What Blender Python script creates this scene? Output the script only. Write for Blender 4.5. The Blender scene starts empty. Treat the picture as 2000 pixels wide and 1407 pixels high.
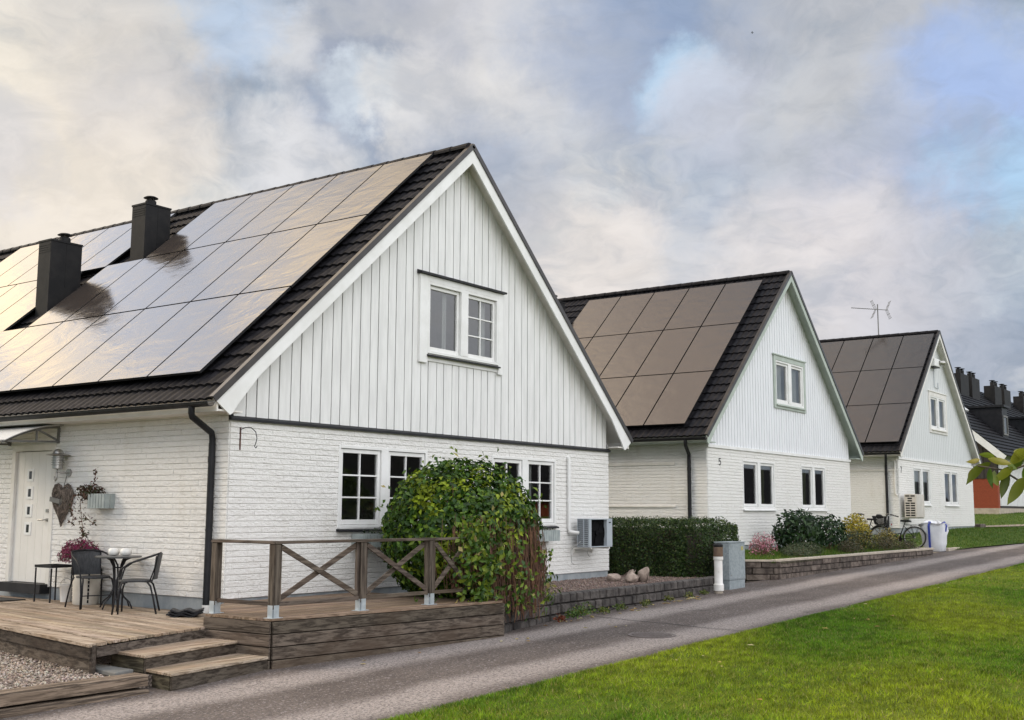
import bpy, bmesh, math, random
import numpy as np
from mathutils import Vector, Matrix
RNG = random.Random(7)
NP = np.random.default_rng(11)
scene = bpy.context.scene
COL = scene.collection

# ---------------------------------------------------------------- camera
cam_data = bpy.data.cameras.new("camera")
cam = bpy.data.objects.new("camera", cam_data)
COL.objects.link(cam)
cr = Vector((0.58302451, -0.81244108, 0.00468167))
cu = Vector((-0.10856258, -0.07219346, 0.99146471))
cf = Vector((0.80516867, 0.57855648, 0.13029126))
cam.matrix_world = Matrix(((cr.x, cu.x, -cf.x, -10.4302), (cr.y, cu.y, -cf.y, -12.2091), (cr.z, cu.z, -cf.z, 1.1922), (0, 0, 0, 1)))
cam_data.sensor_width = 36.0
cam_data.lens = 2242.1 / 2000 * 36
cam_data.clip_start = 0.05
cam_data.clip_end = 3000
scene.camera = cam

# ---------------------------------------------------------------- view, sun, sky
scene.view_settings.view_transform = 'Standard'
scene.view_settings.look = 'None'
scene.view_settings.exposure = 0.60
scene.view_settings.gamma = 1.0
SUN_DIR = Vector((-0.50, 0.70, 0.50)).normalized()
sd = bpy.data.lights.new("sun", 'SUN')
sd.energy = 1.2
sd.angle = math.radians(25)
sd.color = (1.0, 0.86, 0.68)
sun = bpy.data.objects.new("sun", sd)
COL.objects.link(sun)
sun.rotation_euler = SUN_DIR.to_track_quat('Z', 'Y').to_euler()


class NT:
    """small wrapper for wiring shader nodes"""
    def __init__(self, tree):
        self.t = tree
        tree.nodes.clear()

    def n(self, typ, ins=None, **kw):
        nd = self.t.nodes.new(typ)
        for k, v in kw.items():
            setattr(nd, k, v)
        for k, v in (ins or {}).items():
            self.put(nd.inputs[k], v)
        return nd

    def put(self, sock, v):
        if isinstance(v, bpy.types.NodeSocket):
            self.t.links.new(v, sock)
        elif v is not None:
            sock.default_value = v

    def math(self, op, a, b=None, c=None, clamp=False):
        nd = self.t.nodes.new('ShaderNodeMath')
        nd.operation = op
        nd.use_clamp = clamp
        self.put(nd.inputs[0], a)
        if b is not None:
            self.put(nd.inputs[1], b)
        if c is not None:
            self.put(nd.inputs[2], c)
        return nd.outputs[0]

    def vec(self, op, a, b=None, scale=None):
        nd = self.t.nodes.new('ShaderNodeVectorMath')
        nd.operation = op
        self.put(nd.inputs[0], a)
        if b is not None:
            self.put(nd.inputs[1], b)
        if scale is not None:
            self.put(nd.inputs['Scale'], scale)
        return nd.outputs['Value'] if op in ('DOT_PRODUCT', 'LENGTH', 'DISTANCE') else nd.outputs['Vector']

    def noise(self, v, scale, detail=5, rough=0.55, dist=0.0, col=False):
        nd = self.n('ShaderNodeTexNoise', {'Vector': v, 'Scale': scale, 'Detail': detail, 'Roughness': rough, 'Distortion': dist})
        return nd.outputs['Color'] if col else nd.outputs['Fac']

    def ramp(self, f, a, b, lo=0.0, hi=1.0, smooth=True):
        nd = self.n('ShaderNodeMapRange', {'Value': f, 'From Min': a, 'From Max': b, 'To Min': lo, 'To Max': hi})
        nd.interpolation_type = 'SMOOTHSTEP' if smooth else 'LINEAR'
        return nd.outputs['Result']

    def mix(self, f, a, b, mode='MIX'):
        nd = self.t.nodes.new('ShaderNodeMix')
        nd.data_type = 'RGBA'
        nd.blend_type = mode
        self.put(nd.inputs[0], f)
        for s, v in ((nd.inputs[6], a), (nd.inputs[7], b)):
            if isinstance(v, (tuple, list)) and len(v) == 3:
                v = (*v, 1)
            self.put(s, v)
        return nd.outputs[2]


world = bpy.data.worlds.new("World")
scene.world = world
world.use_nodes = True
w = NT(world.node_tree)
D = w.vec('NORMALIZE', w.n('ShaderNodeTexCoord').outputs['Generated'])
sky = w.n('ShaderNodeTexSky')
sky.sky_type = 'NISHITA'
sky.sun_disc = False
sky.sun_elevation = math.asin(SUN_DIR.z)
sky.sun_rotation = math.atan2(SUN_DIR.x, SUN_DIR.y)
sky.air_density = 1.0
sky.dust_density = 1.0
BG = 0.1                       # background strength; the cloud colours are divided by it
K = 1.0 / BG
sep = w.n('ShaderNodeSeparateXYZ', {0: D})
dz = w.math('MAXIMUM', sep.outputs['Z'], 0.0)
P = w.vec('SCALE', D, scale=w.math('DIVIDE', 1.0, w.math('ADD', dz, 0.42)))
P = w.vec('MULTIPLY', P, (1.0, 1.0, 1.35))
warp = w.vec('SCALE', w.vec('SUBTRACT', w.noise(P, 2.3, 4, 0.6, col=True), (0.5, 0.5, 0.5)), scale=0.5)
Pw = w.vec('ADD', P, warp)
big = w.noise(Pw, 2.7, 10, 0.58)
mid = w.noise(Pw, 7.5, 9, 0.62)
shade = w.math('ADD', w.math('MULTIPLY', big, 0.72), w.math('MULTIPLY', mid, 0.28))
cloud = w.mix(w.ramp(shade, 0.41, 0.60), (0.200, 0.258, 0.335), (0.385, 0.430, 0.462))
blue = w.mix(0.55, w.vec('SCALE', sky.outputs['Color'], scale=BG), (0.24, 0.36, 0.62))
gap = w.ramp(w.noise(w.vec('ADD', Pw, (3.1, 1.7, 0.4)), 2.6, 6, 0.5), 0.53, 0.70, 0.0, 0.75)
skycol = w.mix(gap, cloud, blue)
dk = w.ramp(w.noise(w.vec('ADD', Pw, (5.0, 2.0, 1.0)), 3.4, 9, 0.60), 0.48, 0.62, 0.0, 0.75)
skycol = w.mix(dk, skycol, (0.180, 0.228, 0.300))
bt = w.ramp(w.noise(w.vec('ADD', Pw, (1.3, 0.2, 2.1)), 3.2, 8, 0.55), 0.50, 0.63, 0.0, 0.75)
skycol = w.mix(bt, skycol, (0.54, 0.54, 0.525))
Dw = w.vec('NORMALIZE', w.vec('ADD', D, w.vec('SCALE', w.vec('SUBTRACT', w.noise(D, 9.0, 7, 0.62, col=True), (0.5, 0.5, 0.5)), scale=0.17)))
# single clouds and gaps of this evening's sky: direction, angular radius (deg), colour, weight
SPOTS = [
    ((0.495, 0.812, 0.310), 6.5, (1.03, 0.94, 0.80), 0.9), ((0.500, 0.828, 0.250), 5.0, (1.0, 0.90, 0.76), 0.8), ((0.535, 0.755, 0.380), 4.5, (0.66, 0.64, 0.64), 0.6), ((0.565, 0.760, 0.320), 3.2, (0.60, 0.60, 0.64), 0.5),
    ((0.46, 0.848, 0.283), 3.2, (0.42, 0.53, 0.80), 0.75), ((0.42, 0.87, 0.31), 5.0, (1.0, 0.92, 0.80), 0.7),
    ((0.545, 0.80, 0.235), 6.0, (0.95, 0.87, 0.78), 0.7),
    ((0.683, 0.613, 0.396), 6.5, (0.37, 0.41, 0.52), 0.85), ((0.625, 0.680, 0.383), 2.2, (0.85, 0.85, 0.86), 0.7),
    ((0.588, 0.709, 0.401), 2.6, (0.50, 0.66, 0.90), 0.6), ((0.651, 0.702, 0.285), 3.2, (0.86, 0.85, 0.86), 0.85),
    ((0.682, 0.640, 0.353), 1.8, (0.80, 0.88, 0.96), 0.8), ((0.716, 0.606, 0.347), 2.4, (0.93, 0.91, 0.88), 0.85),
    ((0.734, 0.555, 0.391), 4.2, (0.78, 0.77, 0.79), 0.6), ((0.780, 0.509, 0.364), 4.2, (0.90, 0.87, 0.83), 0.85),
    ((0.802, 0.447, 0.402), 5.5, (0.33, 0.42, 0.61), 0.8), ((0.833, 0.425, 0.353), 2.4, (0.58, 0.78, 0.98), 0.85),
    ((0.848, 0.415, 0.330), 2.6, (0.70, 0.71, 0.80), 0.7), ((0.885, 0.285, 0.380), 6.5, (0.60, 0.60, 0.63), 0.75),
    ((0.926, 0.216, 0.311), 4.2, (0.42, 0.57, 0.92), 0.85), ((0.942, 0.203, 0.267), 2.6, (0.50, 0.75, 0.98), 0.75),
    ((0.904, 0.312, 0.283), 4.6, (0.66, 0.67, 0.69), 0.7), ((0.875, 0.415, 0.251), 5.0, (0.56, 0.60, 0.70), 0.6),
    ((0.92, 0.30, 0.235), 4.5, (0.42, 0.50, 0.72), 0.6), ((0.825, 0.530, 0.195), 5.5, (1.0, 0.91, 0.84), 0.8),
    ((0.845, 0.500, 0.215), 2.6, (0.88, 0.83, 0.80), 0.6), ((0.921, 0.340, 0.190), 5.5, (0.95, 0.88, 0.84), 0.75),
    ((0.95, 0.26, 0.16), 5.0, (0.62, 0.63, 0.70), 0.6), ((0.760, 0.590, 0.270), 4.5, (0.52, 0.55, 0.63), 0.65),
]
for d, rad, c, wt in SPOTS:
    d = Vector(d).normalized()
    f = w.ramp(w.vec('DOT_PRODUCT', Dw, tuple(d)), math.cos(math.radians(rad * 1.35)), math.cos(math.radians(rad * 0.1)), 0.0, wt)
    skycol = w.mix(w.math('MULTIPLY', f, w.ramp(mid, 0.30, 0.55, 0.62, 1.0)), skycol, tuple(0.60 * a for a in c))
fine = w.noise(Pw, 13.0, 10, 0.66)
mott = w.math('ADD', w.math('MULTIPLY', mid, 0.6), w.math('MULTIPLY', fine, 0.4))
skycol = w.vec('SCALE', skycol, scale=w.ramp(mott, 0.36, 0.62, 0.93, 1.06))
# the bright cloud bank lit by the low sun, left of the picture
fs = w.ramp(w.vec('DOT_PRODUCT', D, tuple(Vector((-0.05, 0.80, 0.60)).normalized())), math.cos(math.radians(33)), math.cos(math.radians(6)), 0.0, 1.0)
bank = w.mix(w.ramp(w.noise(w.vec('ADD', Pw, (0.35, 0.2, 0)), 3.2, 8, 0.58), 0.42, 0.57), (1.10, 1.18, 1.38), (3.2, 2.45, 1.50))
skycol = w.mix(fs, skycol, bank)
fz = w.ramp(w.vec('DOT_PRODUCT', D, tuple(Vector((-0.02, 0.62, 0.78)).normalized())), math.cos(math.radians(28)), math.cos(math.radians(5)), 0.0, 1.0)  # extra warm sky patch, added for the second house's panels to mirror
skycol = w.mix(w.math('MULTIPLY', fz, w.math('SUBTRACT', 1.0, fs)), skycol, w.mix(w.ramp(mid, 0.35, 0.62), (0.85, 0.64, 0.48), (1.25, 0.96, 0.73)))
# unseen sky behind the camera, made extra bright to light the gable walls
fb = w.ramp(w.vec('DOT_PRODUCT', D, tuple(Vector((-0.10, -0.88, 0.45)).normalized())), math.cos(math.radians(80)), math.cos(math.radians(25)), 0.0, 1.0)
skycol = w.mix(fb, skycol, (1.42, 1.425, 1.475))
skycol = w.mix(w.ramp(sep.outputs['Z'], -0.02, -0.12), skycol, (0.12, 0.13, 0.10))
bgn = w.n('ShaderNodeBackground', {'Color': w.vec('SCALE', skycol, scale=K), 'Strength': BG})
out = w.n('ShaderNodeOutputWorld', {'Surface': bgn.outputs[0]})

# ---------------------------------------------------------------- materials
def base_mat(name):
    m = bpy.data.materials.new(name)
    m.use_nodes = True
    return m, NT(m.node_tree)


def finish(t, m, color, rough=0.6, metal=0.0, spec=0.5, bump=None, bstr=0.3, bdist=0.01, extra=None):
    ins = {'Base Color': color if not isinstance(color, tuple) else (*color[:3], 1), 'Roughness': rough, 'Metallic': metal, 'Specular IOR Level': spec}
    ins.update(extra or {})
    b = t.n('ShaderNodeBsdfPrincipled', ins)
    if bump is not None:
        bn = t.n('ShaderNodeBump', {'Height': bump, 'Strength': bstr, 'Distance': bdist})
        t.put(b.inputs['Normal'], bn.outputs[0])
    t.n('ShaderNodeOutputMaterial', {'Surface': b.outputs[0]})
    return m


def mat(name, c1, c2=None, scale=4.0, stretch=(1, 1, 1), rough=0.6, metal=0.0, spec=0.5, bump=0.0, bscale=40.0, bdist=0.01, tint=False, lo=0.35, hi=0.65, detail=6):
    m, t = base_mat(name)
    v = t.vec('MULTIPLY', t.n('ShaderNodeTexCoord').outputs['Object'], stretch)
    c = (*c1, 1)
    if c2:
        c = t.mix(t.ramp(t.noise(v, scale, detail, 0.6), lo, hi), c1, c2)
    if tint:
        c = t.mix(1.0, c, t.n('ShaderNodeAttribute', attribute_name='Col').outputs['Color'], 'MULTIPLY')
    h = t.noise(v, bscale, 5, 0.6) if bump else None
    return finish(t, m, c, rough, metal, spec, h, bump, bdist)


def leaf_mat(name, rough=0.45, trans=0.25):
    m, t = base_mat(name)
    c = t.n('ShaderNodeAttribute', attribute_name='Col').outputs['Color']
    b = t.n('ShaderNodeBsdfPrincipled', {'Base Color': c, 'Roughness': rough, 'Specular IOR Level': 0.35})
    tr = t.n('ShaderNodeBsdfTranslucent', {'Color': c})
    mx = t.n('ShaderNodeMixShader', {0: trans, 1: b.outputs[0], 2: tr.outputs[0]})
    t.n('ShaderNodeOutputMaterial', {'Surface': mx.outputs[0]})
    return m


def wood_mat(name, stretch, c1, c2, c3, knots=True):
    m, t = base_mat(name)
    o = t.n('ShaderNodeTexCoord').outputs['Object']
    v = t.vec('MULTIPLY', o, stretch)
    g = t.noise(v, 30.0, 7, 0.7, 0.5)
    big_ = t.noise(t.vec('MULTIPLY', o, tuple(0.35 if s < 1 else 1.0 for s in stretch)), 3.0, 5, 0.6)
    c = t.mix(t.ramp(g, 0.38, 0.62), c1, c2)
    c = t.mix(t.ramp(big_, 0.42, 0.70, 0, 0.75), c, c3)
    if knots:
        vo = t.n('ShaderNodeTexVoronoi', {'Vector': t.vec('MULTIPLY', o, tuple(1.3 if s < 1 else 4.0 for s in stretch)), 'Scale': 1.6})
        c = t.mix(t.ramp(vo.outputs['Distance'], 0.05, 0.11, 0.7, 0.0), c, (0.03, 0.022, 0.016))
    c = t.mix(1.0, c, t.n('ShaderNodeAttribute', attribute_name='Col').outputs['Color'], 'MULTIPLY')
    return finish(t, m, c, 0.8, 0, 0.25, g, 0.5, 0.006)


def glass_mat(name, tint=(0.82, 0.86, 0.86), bias=0.10):
    m, t = base_mat(name)
    fr = t.math('ADD', t.n('ShaderNodeFresnel', {'IOR': 1.65}).outputs[0], bias, clamp=True)
    mx = t.n('ShaderNodeMixShader', {0: fr, 1: t.n('ShaderNodeBsdfTransparent', {'Color': (*tint, 1)}).outputs[0], 2: t.n('ShaderNodeBsdfGlossy', {'Roughness': 0.015}).outputs[0]})
    t.n('ShaderNodeOutputMaterial', {'Surface': mx.outputs[0]})
    return m


def brick_mat(name, c, dirt, bscale=26.0):
    m, t = base_mat(name)
    o = t.n('ShaderNodeTexCoord').outputs['Object']
    st = t.ramp(t.noise(t.vec('MULTIPLY', o, (1, 1, 0.35)), 1.7, 6, 0.65), 0.52, 0.80, 0, 0.5)
    col = t.mix(st, c, dirt)
    h = t.math('ADD', t.noise(o, bscale, 5, 0.65), t.math('MULTIPLY', t.noise(t.vec('MULTIPLY', o, (1, 1, 2.2)), 11.0, 4, 0.6), 0.9))
    return finish(t, m, col, 0.62, 0, 0.4, h, 1.0, 0.022)


def asphalt_mat():
    m, t = base_mat('asphalt')
    o = t.n('ShaderNodeTexCoord').outputs['Object']
    s = t.n('ShaderNodeSeparateXYZ', {0: o})
    y = t.math('ADD', s.outputs['Y'], t.math('MULTIPLY', t.math('SUBTRACT', t.noise(o, 0.5, 4, 0.6), 0.5), 0.5))
    band = None
    for cy, wd in ((-3.05, 0.52), (-4.75, 0.50)):      # two wheel tracks polished pale
        b = t.ramp(t.math('ABSOLUTE', t.math('SUBTRACT', y, cy)), 0.12, wd, 1.0, 0.0)
        band = b if band is None else t.math('MAXIMUM', band, b)
    patch = t.noise(t.vec('MULTIPLY', o, (0.5, 1, 1)), 1.3, 8, 0.65)
    c = t.mix(t.ramp(patch, 0.3, 0.7), (0.095, 0.075, 0.064), (0.160, 0.131, 0.115))
    c = t.mix(t.math('MULTIPLY', band, 0.85), c, (0.385, 0.335, 0.308))
    grain = t.noise(o, 34.0, 5, 0.8)
    c = t.mix(t.ramp(grain, 0.47, 0.56, 0.0, 0.72), c, (0.050, 0.042, 0.041))
    c = t.mix(t.ramp(t.noise(o, 30.0, 4, 0.7), 0.56, 0.66, 0.0, 0.7), c, (0.42, 0.38, 0.37))
    vo = t.n('ShaderNodeTexVoronoi', {'Vector': t.vec('ADD', o, t.vec('SCALE', t.noise(o, 3.0, 4, 0.6, col=True), scale=0.5)), 'Scale': 0.8}, feature='DISTANCE_TO_EDGE')
    crack = t.math('MULTIPLY', t.ramp(vo.outputs['Distance'], 0.0, 0.010, 1.0, 0.0), t.ramp(t.noise(o, 0.35, 2, 0.5), 0.54, 0.62))
    edge = t.ramp(t.math('SUBTRACT', y, -5.35), 0.0, 0.5, 1.0, 0.0)
    vo2 = t.n('ShaderNodeTexVoronoi', {'Vector': t.vec('ADD', t.vec('MULTIPLY', o, (0.55, 1, 1)), t.vec('SCALE', t.noise(o, 4.0, 3, 0.6, col=True), scale=0.35)), 'Scale': 2.4}, feature='DISTANCE_TO_EDGE')
    crack = t.math('MAXIMUM', crack, t.math('MULTIPLY', edge, t.math('MULTIPLY', t.ramp(vo2.outputs['Distance'], 0.0, 0.03, 1.0, 0.0), t.ramp(t.noise(o, 0.9, 2, 0.5), 0.48, 0.60))))
    c = t.mix(t.math('MULTIPLY', crack, 0.8), c, (0.030, 0.026, 0.025))
    return finish(t, m, c, 0.85, 0, 0.3, t.noise(o, 160.0, 3, 0.7), 0.6, 0.008)


def gravel_mat():
    m, t = base_mat('gravel')
    o = t.n('ShaderNodeTexCoord').outputs['Object']
    vo = t.n('ShaderNodeTexVoronoi', {'Vector': o, 'Scale': 38.0})
    c = t.mix(vo.outputs['Color'], (0.16, 0.12, 0.10), (0.42, 0.36, 0.31))
    c = t.mix(t.ramp(vo.outputs['Distance'], 0.30, 0.62, 0, 0.85), c, (0.05, 0.04, 0.035))
    return finish(t, m, c, 0.8, 0, 0.3, vo.outputs['Distance'], -1.0, 0.02)


def grass_ground_mat(name, a, b):
    m, t = base_mat(name)
    o = t.n('ShaderNodeTexCoord').outputs['Object']
    c = t.mix(t.ramp(t.noise(o, 0.9, 7, 0.65), 0.35, 0.68), a, b)
    c = t.mix(t.ramp(t.noise(o, 30.0, 4, 0.7), 0.40, 0.62, 0, 0.6), c, (0.030, 0.045, 0.008))
    return finish(t, m, c, 0.9, 0, 0.15, t.noise(o, 45.0, 4, 0.7), 0.7, 0.03)


def panel_mat():
    m, t = base_mat('solar_glass')
    o = t.n('ShaderNodeTexCoord').outputs['Object']
    v = t.vec('MULTIPLY', o, (1.0, 0.55, 1.0))
    wv = t.noise(v, 2.6, 4, 0.55, 0.6)
    r = t.ramp(t.noise(v, 4.0, 5, 0.6), 0.3, 0.7, 0.10, 0.17)
    return finish(t, m, (0.040, 0.032, 0.028), r, 0, 0.5, wv, 0.10, 0.10, {'IOR': 1.95})


def galv_mat():
    m, t = base_mat('galvanised_steel')
    o = t.n('ShaderNodeTexCoord').outputs['Object']
    vo = t.n('ShaderNodeTexVoronoi', {'Vector': o, 'Scale': 26.0})
    c = t.mix(t.math('ADD', t.math('MULTIPLY', t.n('ShaderNodeSeparateColor', {0: vo.outputs['Color']}).outputs[0], 0.5), t.math('MULTIPLY', t.noise(o, 7.0, 6, 0.6), 0.6)), (0.22, 0.26, 0.28), (0.40, 0.45, 0.47))
    return finish(t, m, c, 0.5, 0.35, 0.5)


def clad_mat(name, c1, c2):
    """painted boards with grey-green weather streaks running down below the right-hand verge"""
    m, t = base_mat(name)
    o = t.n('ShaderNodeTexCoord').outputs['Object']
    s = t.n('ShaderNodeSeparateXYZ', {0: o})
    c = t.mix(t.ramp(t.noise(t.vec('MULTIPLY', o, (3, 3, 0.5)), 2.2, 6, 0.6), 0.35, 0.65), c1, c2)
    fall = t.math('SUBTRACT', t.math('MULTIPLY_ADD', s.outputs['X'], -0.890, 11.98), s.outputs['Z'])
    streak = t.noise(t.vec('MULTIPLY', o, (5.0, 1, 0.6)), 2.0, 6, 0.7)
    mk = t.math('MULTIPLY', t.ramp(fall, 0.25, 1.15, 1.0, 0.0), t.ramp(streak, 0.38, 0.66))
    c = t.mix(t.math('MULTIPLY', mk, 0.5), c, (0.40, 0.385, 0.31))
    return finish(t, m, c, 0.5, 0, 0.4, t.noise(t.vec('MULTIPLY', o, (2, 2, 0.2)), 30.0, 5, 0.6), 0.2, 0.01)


M = {}
M['brick'] = brick_mat('white_painted_brick', (0.80, 0.79, 0.765), (0.66, 0.63, 0.57))
M['mortarless'] = mat('white_render', (0.78, 0.77, 0.75), (0.70, 0.69, 0.66), 2.0, bump=0.2)
M['white'] = mat('white_paint', (0.80, 0.80, 0.79), (0.72, 0.72, 0.70), 2.5, rough=0.45, bump=0.08, bscale=30)
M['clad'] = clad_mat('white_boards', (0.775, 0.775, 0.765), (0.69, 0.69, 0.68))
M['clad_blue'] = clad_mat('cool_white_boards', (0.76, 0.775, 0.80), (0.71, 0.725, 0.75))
M['clad_grey'] = mat('pale_grey_boards', (0.64, 0.66, 0.66), (0.60, 0.62, 0.62), 2.2, (3, 3, 0.5), rough=0.55, bump=0.1, bscale=30)
M['fascia'] = mat('eave_paint', (0.74, 0.72, 0.68), (0.66, 0.64, 0.59), 3.0, rough=0.5)
M['sage'] = mat('sage_paint', (0.42, 0.47, 0.42), (0.36, 0.41, 0.36), 3.0, rough=0.5)
M['tile'] = mat('black_roof_tile', (0.009, 0.009, 0.011), (0.020, 0.019, 0.022), 6.0, rough=0.55, bump=0.25, bscale=60, spec=0.10)
M['metal_black'] = mat('black_sheet_metal', (0.012, 0.0125, 0.015), (0.020, 0.020, 0.023), 5.0, rough=0.5, spec=0.25)
M['chimney'] = mat('chimney_sheet', (0.014, 0.014, 0.015), (0.022, 0.021, 0.021), 3.0, rough=0.6, spec=0.15)
M['flash'] = mat('verge_flashing', (0.018, 0.015, 0.014), (0.035, 0.030, 0.027), 4.0, rough=0.32)
M['concrete'] = mat('foundation_concrete', (0.235, 0.265, 0.285), (0.33, 0.355, 0.37), 3.5, rough=0.85, bump=0.3)
M['panel'] = panel_mat()
M['panel_dark'] = mat('panel_edge', (0.010, 0.010, 0.011), rough=0.4)
M['glass'] = glass_mat('window_glass')
M['glass_door'] = mat('door_glass', (0.03, 0.03, 0.03), rough=0.15)
M['curtain'] = mat('curtain', (0.60, 0.60, 0.58), (0.45, 0.45, 0.44), 9.0, (6, 6, 0.2), rough=0.9)
M['curtain_green'] = mat('green_curtain', (0.20, 0.23, 0.19), (0.30, 0.33, 0.28), 9.0, (6, 6, 0.2), rough=0.9)
M['curtain_olive'] = mat('olive_curtain', (0.10, 0.11, 0.04), (0.05, 0.055, 0.02), 9.0, (6, 6, 0.2), rough=0.9)
M['room'] = mat('room_dark', (0.34, 0.31, 0.29), (0.25, 0.23, 0.21), 2.0, rough=0.9)
M['room_red'] = mat('room_red', (0.22, 0.035, 0.025), (0.16, 0.03, 0.02), 2.0, rough=0.8)
M['door'] = mat('door_paint', (0.76, 0.74, 0.70), (0.72, 0.70, 0.66), 2.0, rough=0.4)
M['steel'] = mat('brushed_steel', (0.42, 0.41, 0.39), (0.34, 0.33, 0.31), 8.0, rough=0.35, metal=0.8)
M['galv'] = galv_mat()
M['galv_post'] = mat('galvanised_foot', (0.40, 0.45, 0.48), (0.50, 0.55, 0.58), 9.0, rough=0.45, metal=0.4)
G1, G2, G3 = (0.042, 0.032, 0.025), (0.170, 0.140, 0.114), (0.088, 0.062, 0.045)
M['wood_x'] = wood_mat('weathered_wood_along', (0.06, 1, 1), G1, G2, G3)
M['wood_y'] = wood_mat('weathered_wood_across', (1, 0.06, 1), G1, G2, G3)
M['wood_z'] = wood_mat('weathered_wood_upright', (1, 1, 0.06), G1, G2, G3)
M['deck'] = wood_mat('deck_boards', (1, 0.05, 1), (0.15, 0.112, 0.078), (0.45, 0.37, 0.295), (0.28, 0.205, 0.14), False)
M['deck_dark'] = wood_mat('dark_deck_boards', (0.05, 1, 1), (0.13, 0.09, 0.06), (0.31, 0.23, 0.17), (0.20, 0.135, 0.09), False)  # darker brown boards of the raised deck
M['deck_x'] = wood_mat('step_boards', (0.05, 1, 1), (0.15, 0.112, 0.078), (0.45, 0.37, 0.295), (0.28, 0.205, 0.14), False)
M['sleeper'] = wood_mat('old_sleeper_wood', (0.05, 1, 1), (0.050, 0.036, 0.026), (0.25, 0.19, 0.14), (0.11, 0.08, 0.055))
M['asphalt'] = asphalt_mat()
M['gravel'] = gravel_mat()
M['pebble'] = mat('pebble', (0.85, 0.85, 0.85), rough=0.75, tint=True)
M['soil'] = mat('soil', (0.045, 0.035, 0.025), (0.08, 0.06, 0.045), 12.0, rough=0.95, bump=0.6)
M['lawn'] = grass_ground_mat('lawn_ground', (0.080, 0.140, 0.006), (0.170, 0.200, 0.012))
M['lawn_far'] = grass_ground_mat('far_lawn', (0.060, 0.110, 0.014), (0.10, 0.145, 0.022))
M['leaf'] = leaf_mat('leaf')
M['blade'] = leaf_mat('grass_blade', 0.6, 0.35)
M['twig'] = mat('dry_twig', (0.16, 0.085, 0.05), (0.09, 0.05, 0.03), 6.0, rough=0.8, tint=True)
M['bark'] = mat('bark', (0.10, 0.075, 0.055), (0.05, 0.04, 0.03), 9.0, rough=0.85, bump=0.5)
M['black'] = mat('black_plastic', (0.012, 0.012, 0.013), (0.020, 0.019, 0.019), 8.0, rough=0.5, spec=0.25)
M['rattan'] = mat('black_rattan', (0.016, 0.018, 0.022), (0.035, 0.038, 0.043), 45.0, (1, 1, 0.3), rough=0.5, bump=0.6, bscale=70)
M['tabletop'] = mat('table_top', (0.06, 0.06, 0.062), (0.09, 0.09, 0.09), 6.0, rough=0.25)
M['ceramic'] = mat('white_ceramic', (0.78, 0.77, 0.74), (0.70, 0.68, 0.64), 5.0, rough=0.4)
M['pot'] = mat('cream_pot', (0.68, 0.65, 0.58), (0.56, 0.52, 0.45), 3.0, rough=0.6)
M['grey_slat'] = mat('grey_painted_slats', (0.27, 0.31, 0.31), (0.35, 0.39, 0.38), 6.0, rough=0.6)
M['iron'] = mat('rusty_iron', (0.10, 0.035, 0.022), (0.05, 0.022, 0.018), 14.0, rough=0.75)
M['wicker'] = mat('grey_wicker', (0.17, 0.135, 0.11), (0.07, 0.055, 0.045), 20.0, rough=0.85, tint=True)
M['slate_sign'] = mat('grey_board', (0.13, 0.13, 0.125), (0.17, 0.17, 0.16), 6.0, rough=0.7)
M['hp_grey'] = mat('grey_enamel', (0.36, 0.40, 0.44), (0.42, 0.46, 0.49), 3.0, rough=0.35)
M['hp_dark'] = mat('dark_fan_cavity', (0.006, 0.006, 0.007), rough=0.8, spec=0.08)
M['hp_cream'] = mat('cream_enamel', (0.60, 0.56, 0.50), (0.54, 0.50, 0.44), 3.0, rough=0.45)
M['stone'] = mat('field_stone', (0.44, 0.35, 0.29), (0.22, 0.17, 0.14), 5.0, rough=0.8, bump=0.7, bscale=14, bdist=0.03)
M['block'] = mat('dark_wall_block', (0.034, 0.029, 0.027), (0.092, 0.081, 0.074), 7.0, rough=0.9, bump=0.9, bscale=22, bdist=0.02, tint=True)
M['block_brown'] = mat('brown_wall_block', (0.050, 0.036, 0.029), (0.155, 0.124, 0.102), 7.0, rough=0.9, bump=0.9, bscale=22, bdist=0.02, tint=True)
M['cap'] = mat('pale_coping', (0.46, 0.40, 0.32), (0.36, 0.31, 0.25), 4.0, rough=0.85, bump=0.3)
M['tyre'] = mat('tyre', (0.016, 0.016, 0.016), rough=0.7)
M['bag'] = mat('woven_bag', (0.74, 0.76, 0.79), (0.66, 0.68, 0.72), 4.0, rough=0.7, bump=0.3, bscale=60)
M['bag_blue'] = mat('blue_strap', (0.03, 0.055, 0.32), rough=0.6)
M['lens'] = mat('smoked_lens', (0.15, 0.10, 0.075), (0.20, 0.14, 0.10), 5.0, rough=0.2)
M['red_brick'] = mat('red_brick', (0.30, 0.062, 0.022), (0.22, 0.045, 0.018), 9.0, (1, 1, 6), rough=0.8, bump=0.4, bscale=14)
M['dark_boards'] = mat('dark_brown_boards', (0.050, 0.042, 0.036), (0.034, 0.028, 0.025), 5.0, (1, 6, 0.4), rough=0.8)
M['num'] = mat('black_number', (0.02, 0.02, 0.02), rough=0.5)
M['tar'] = mat('tar_joint', (0.020, 0.018, 0.018), rough=0.7)
M['cast'] = mat('cast_iron', (0.115, 0.098, 0.092), (0.155, 0.132, 0.125), 20.0, rough=0.8, bump=0.5)
M['path'] = mat('gravel_path', (0.30, 0.25, 0.19), (0.22, 0.18, 0.14), 8.0, rough=0.9, bump=0.4)

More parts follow.
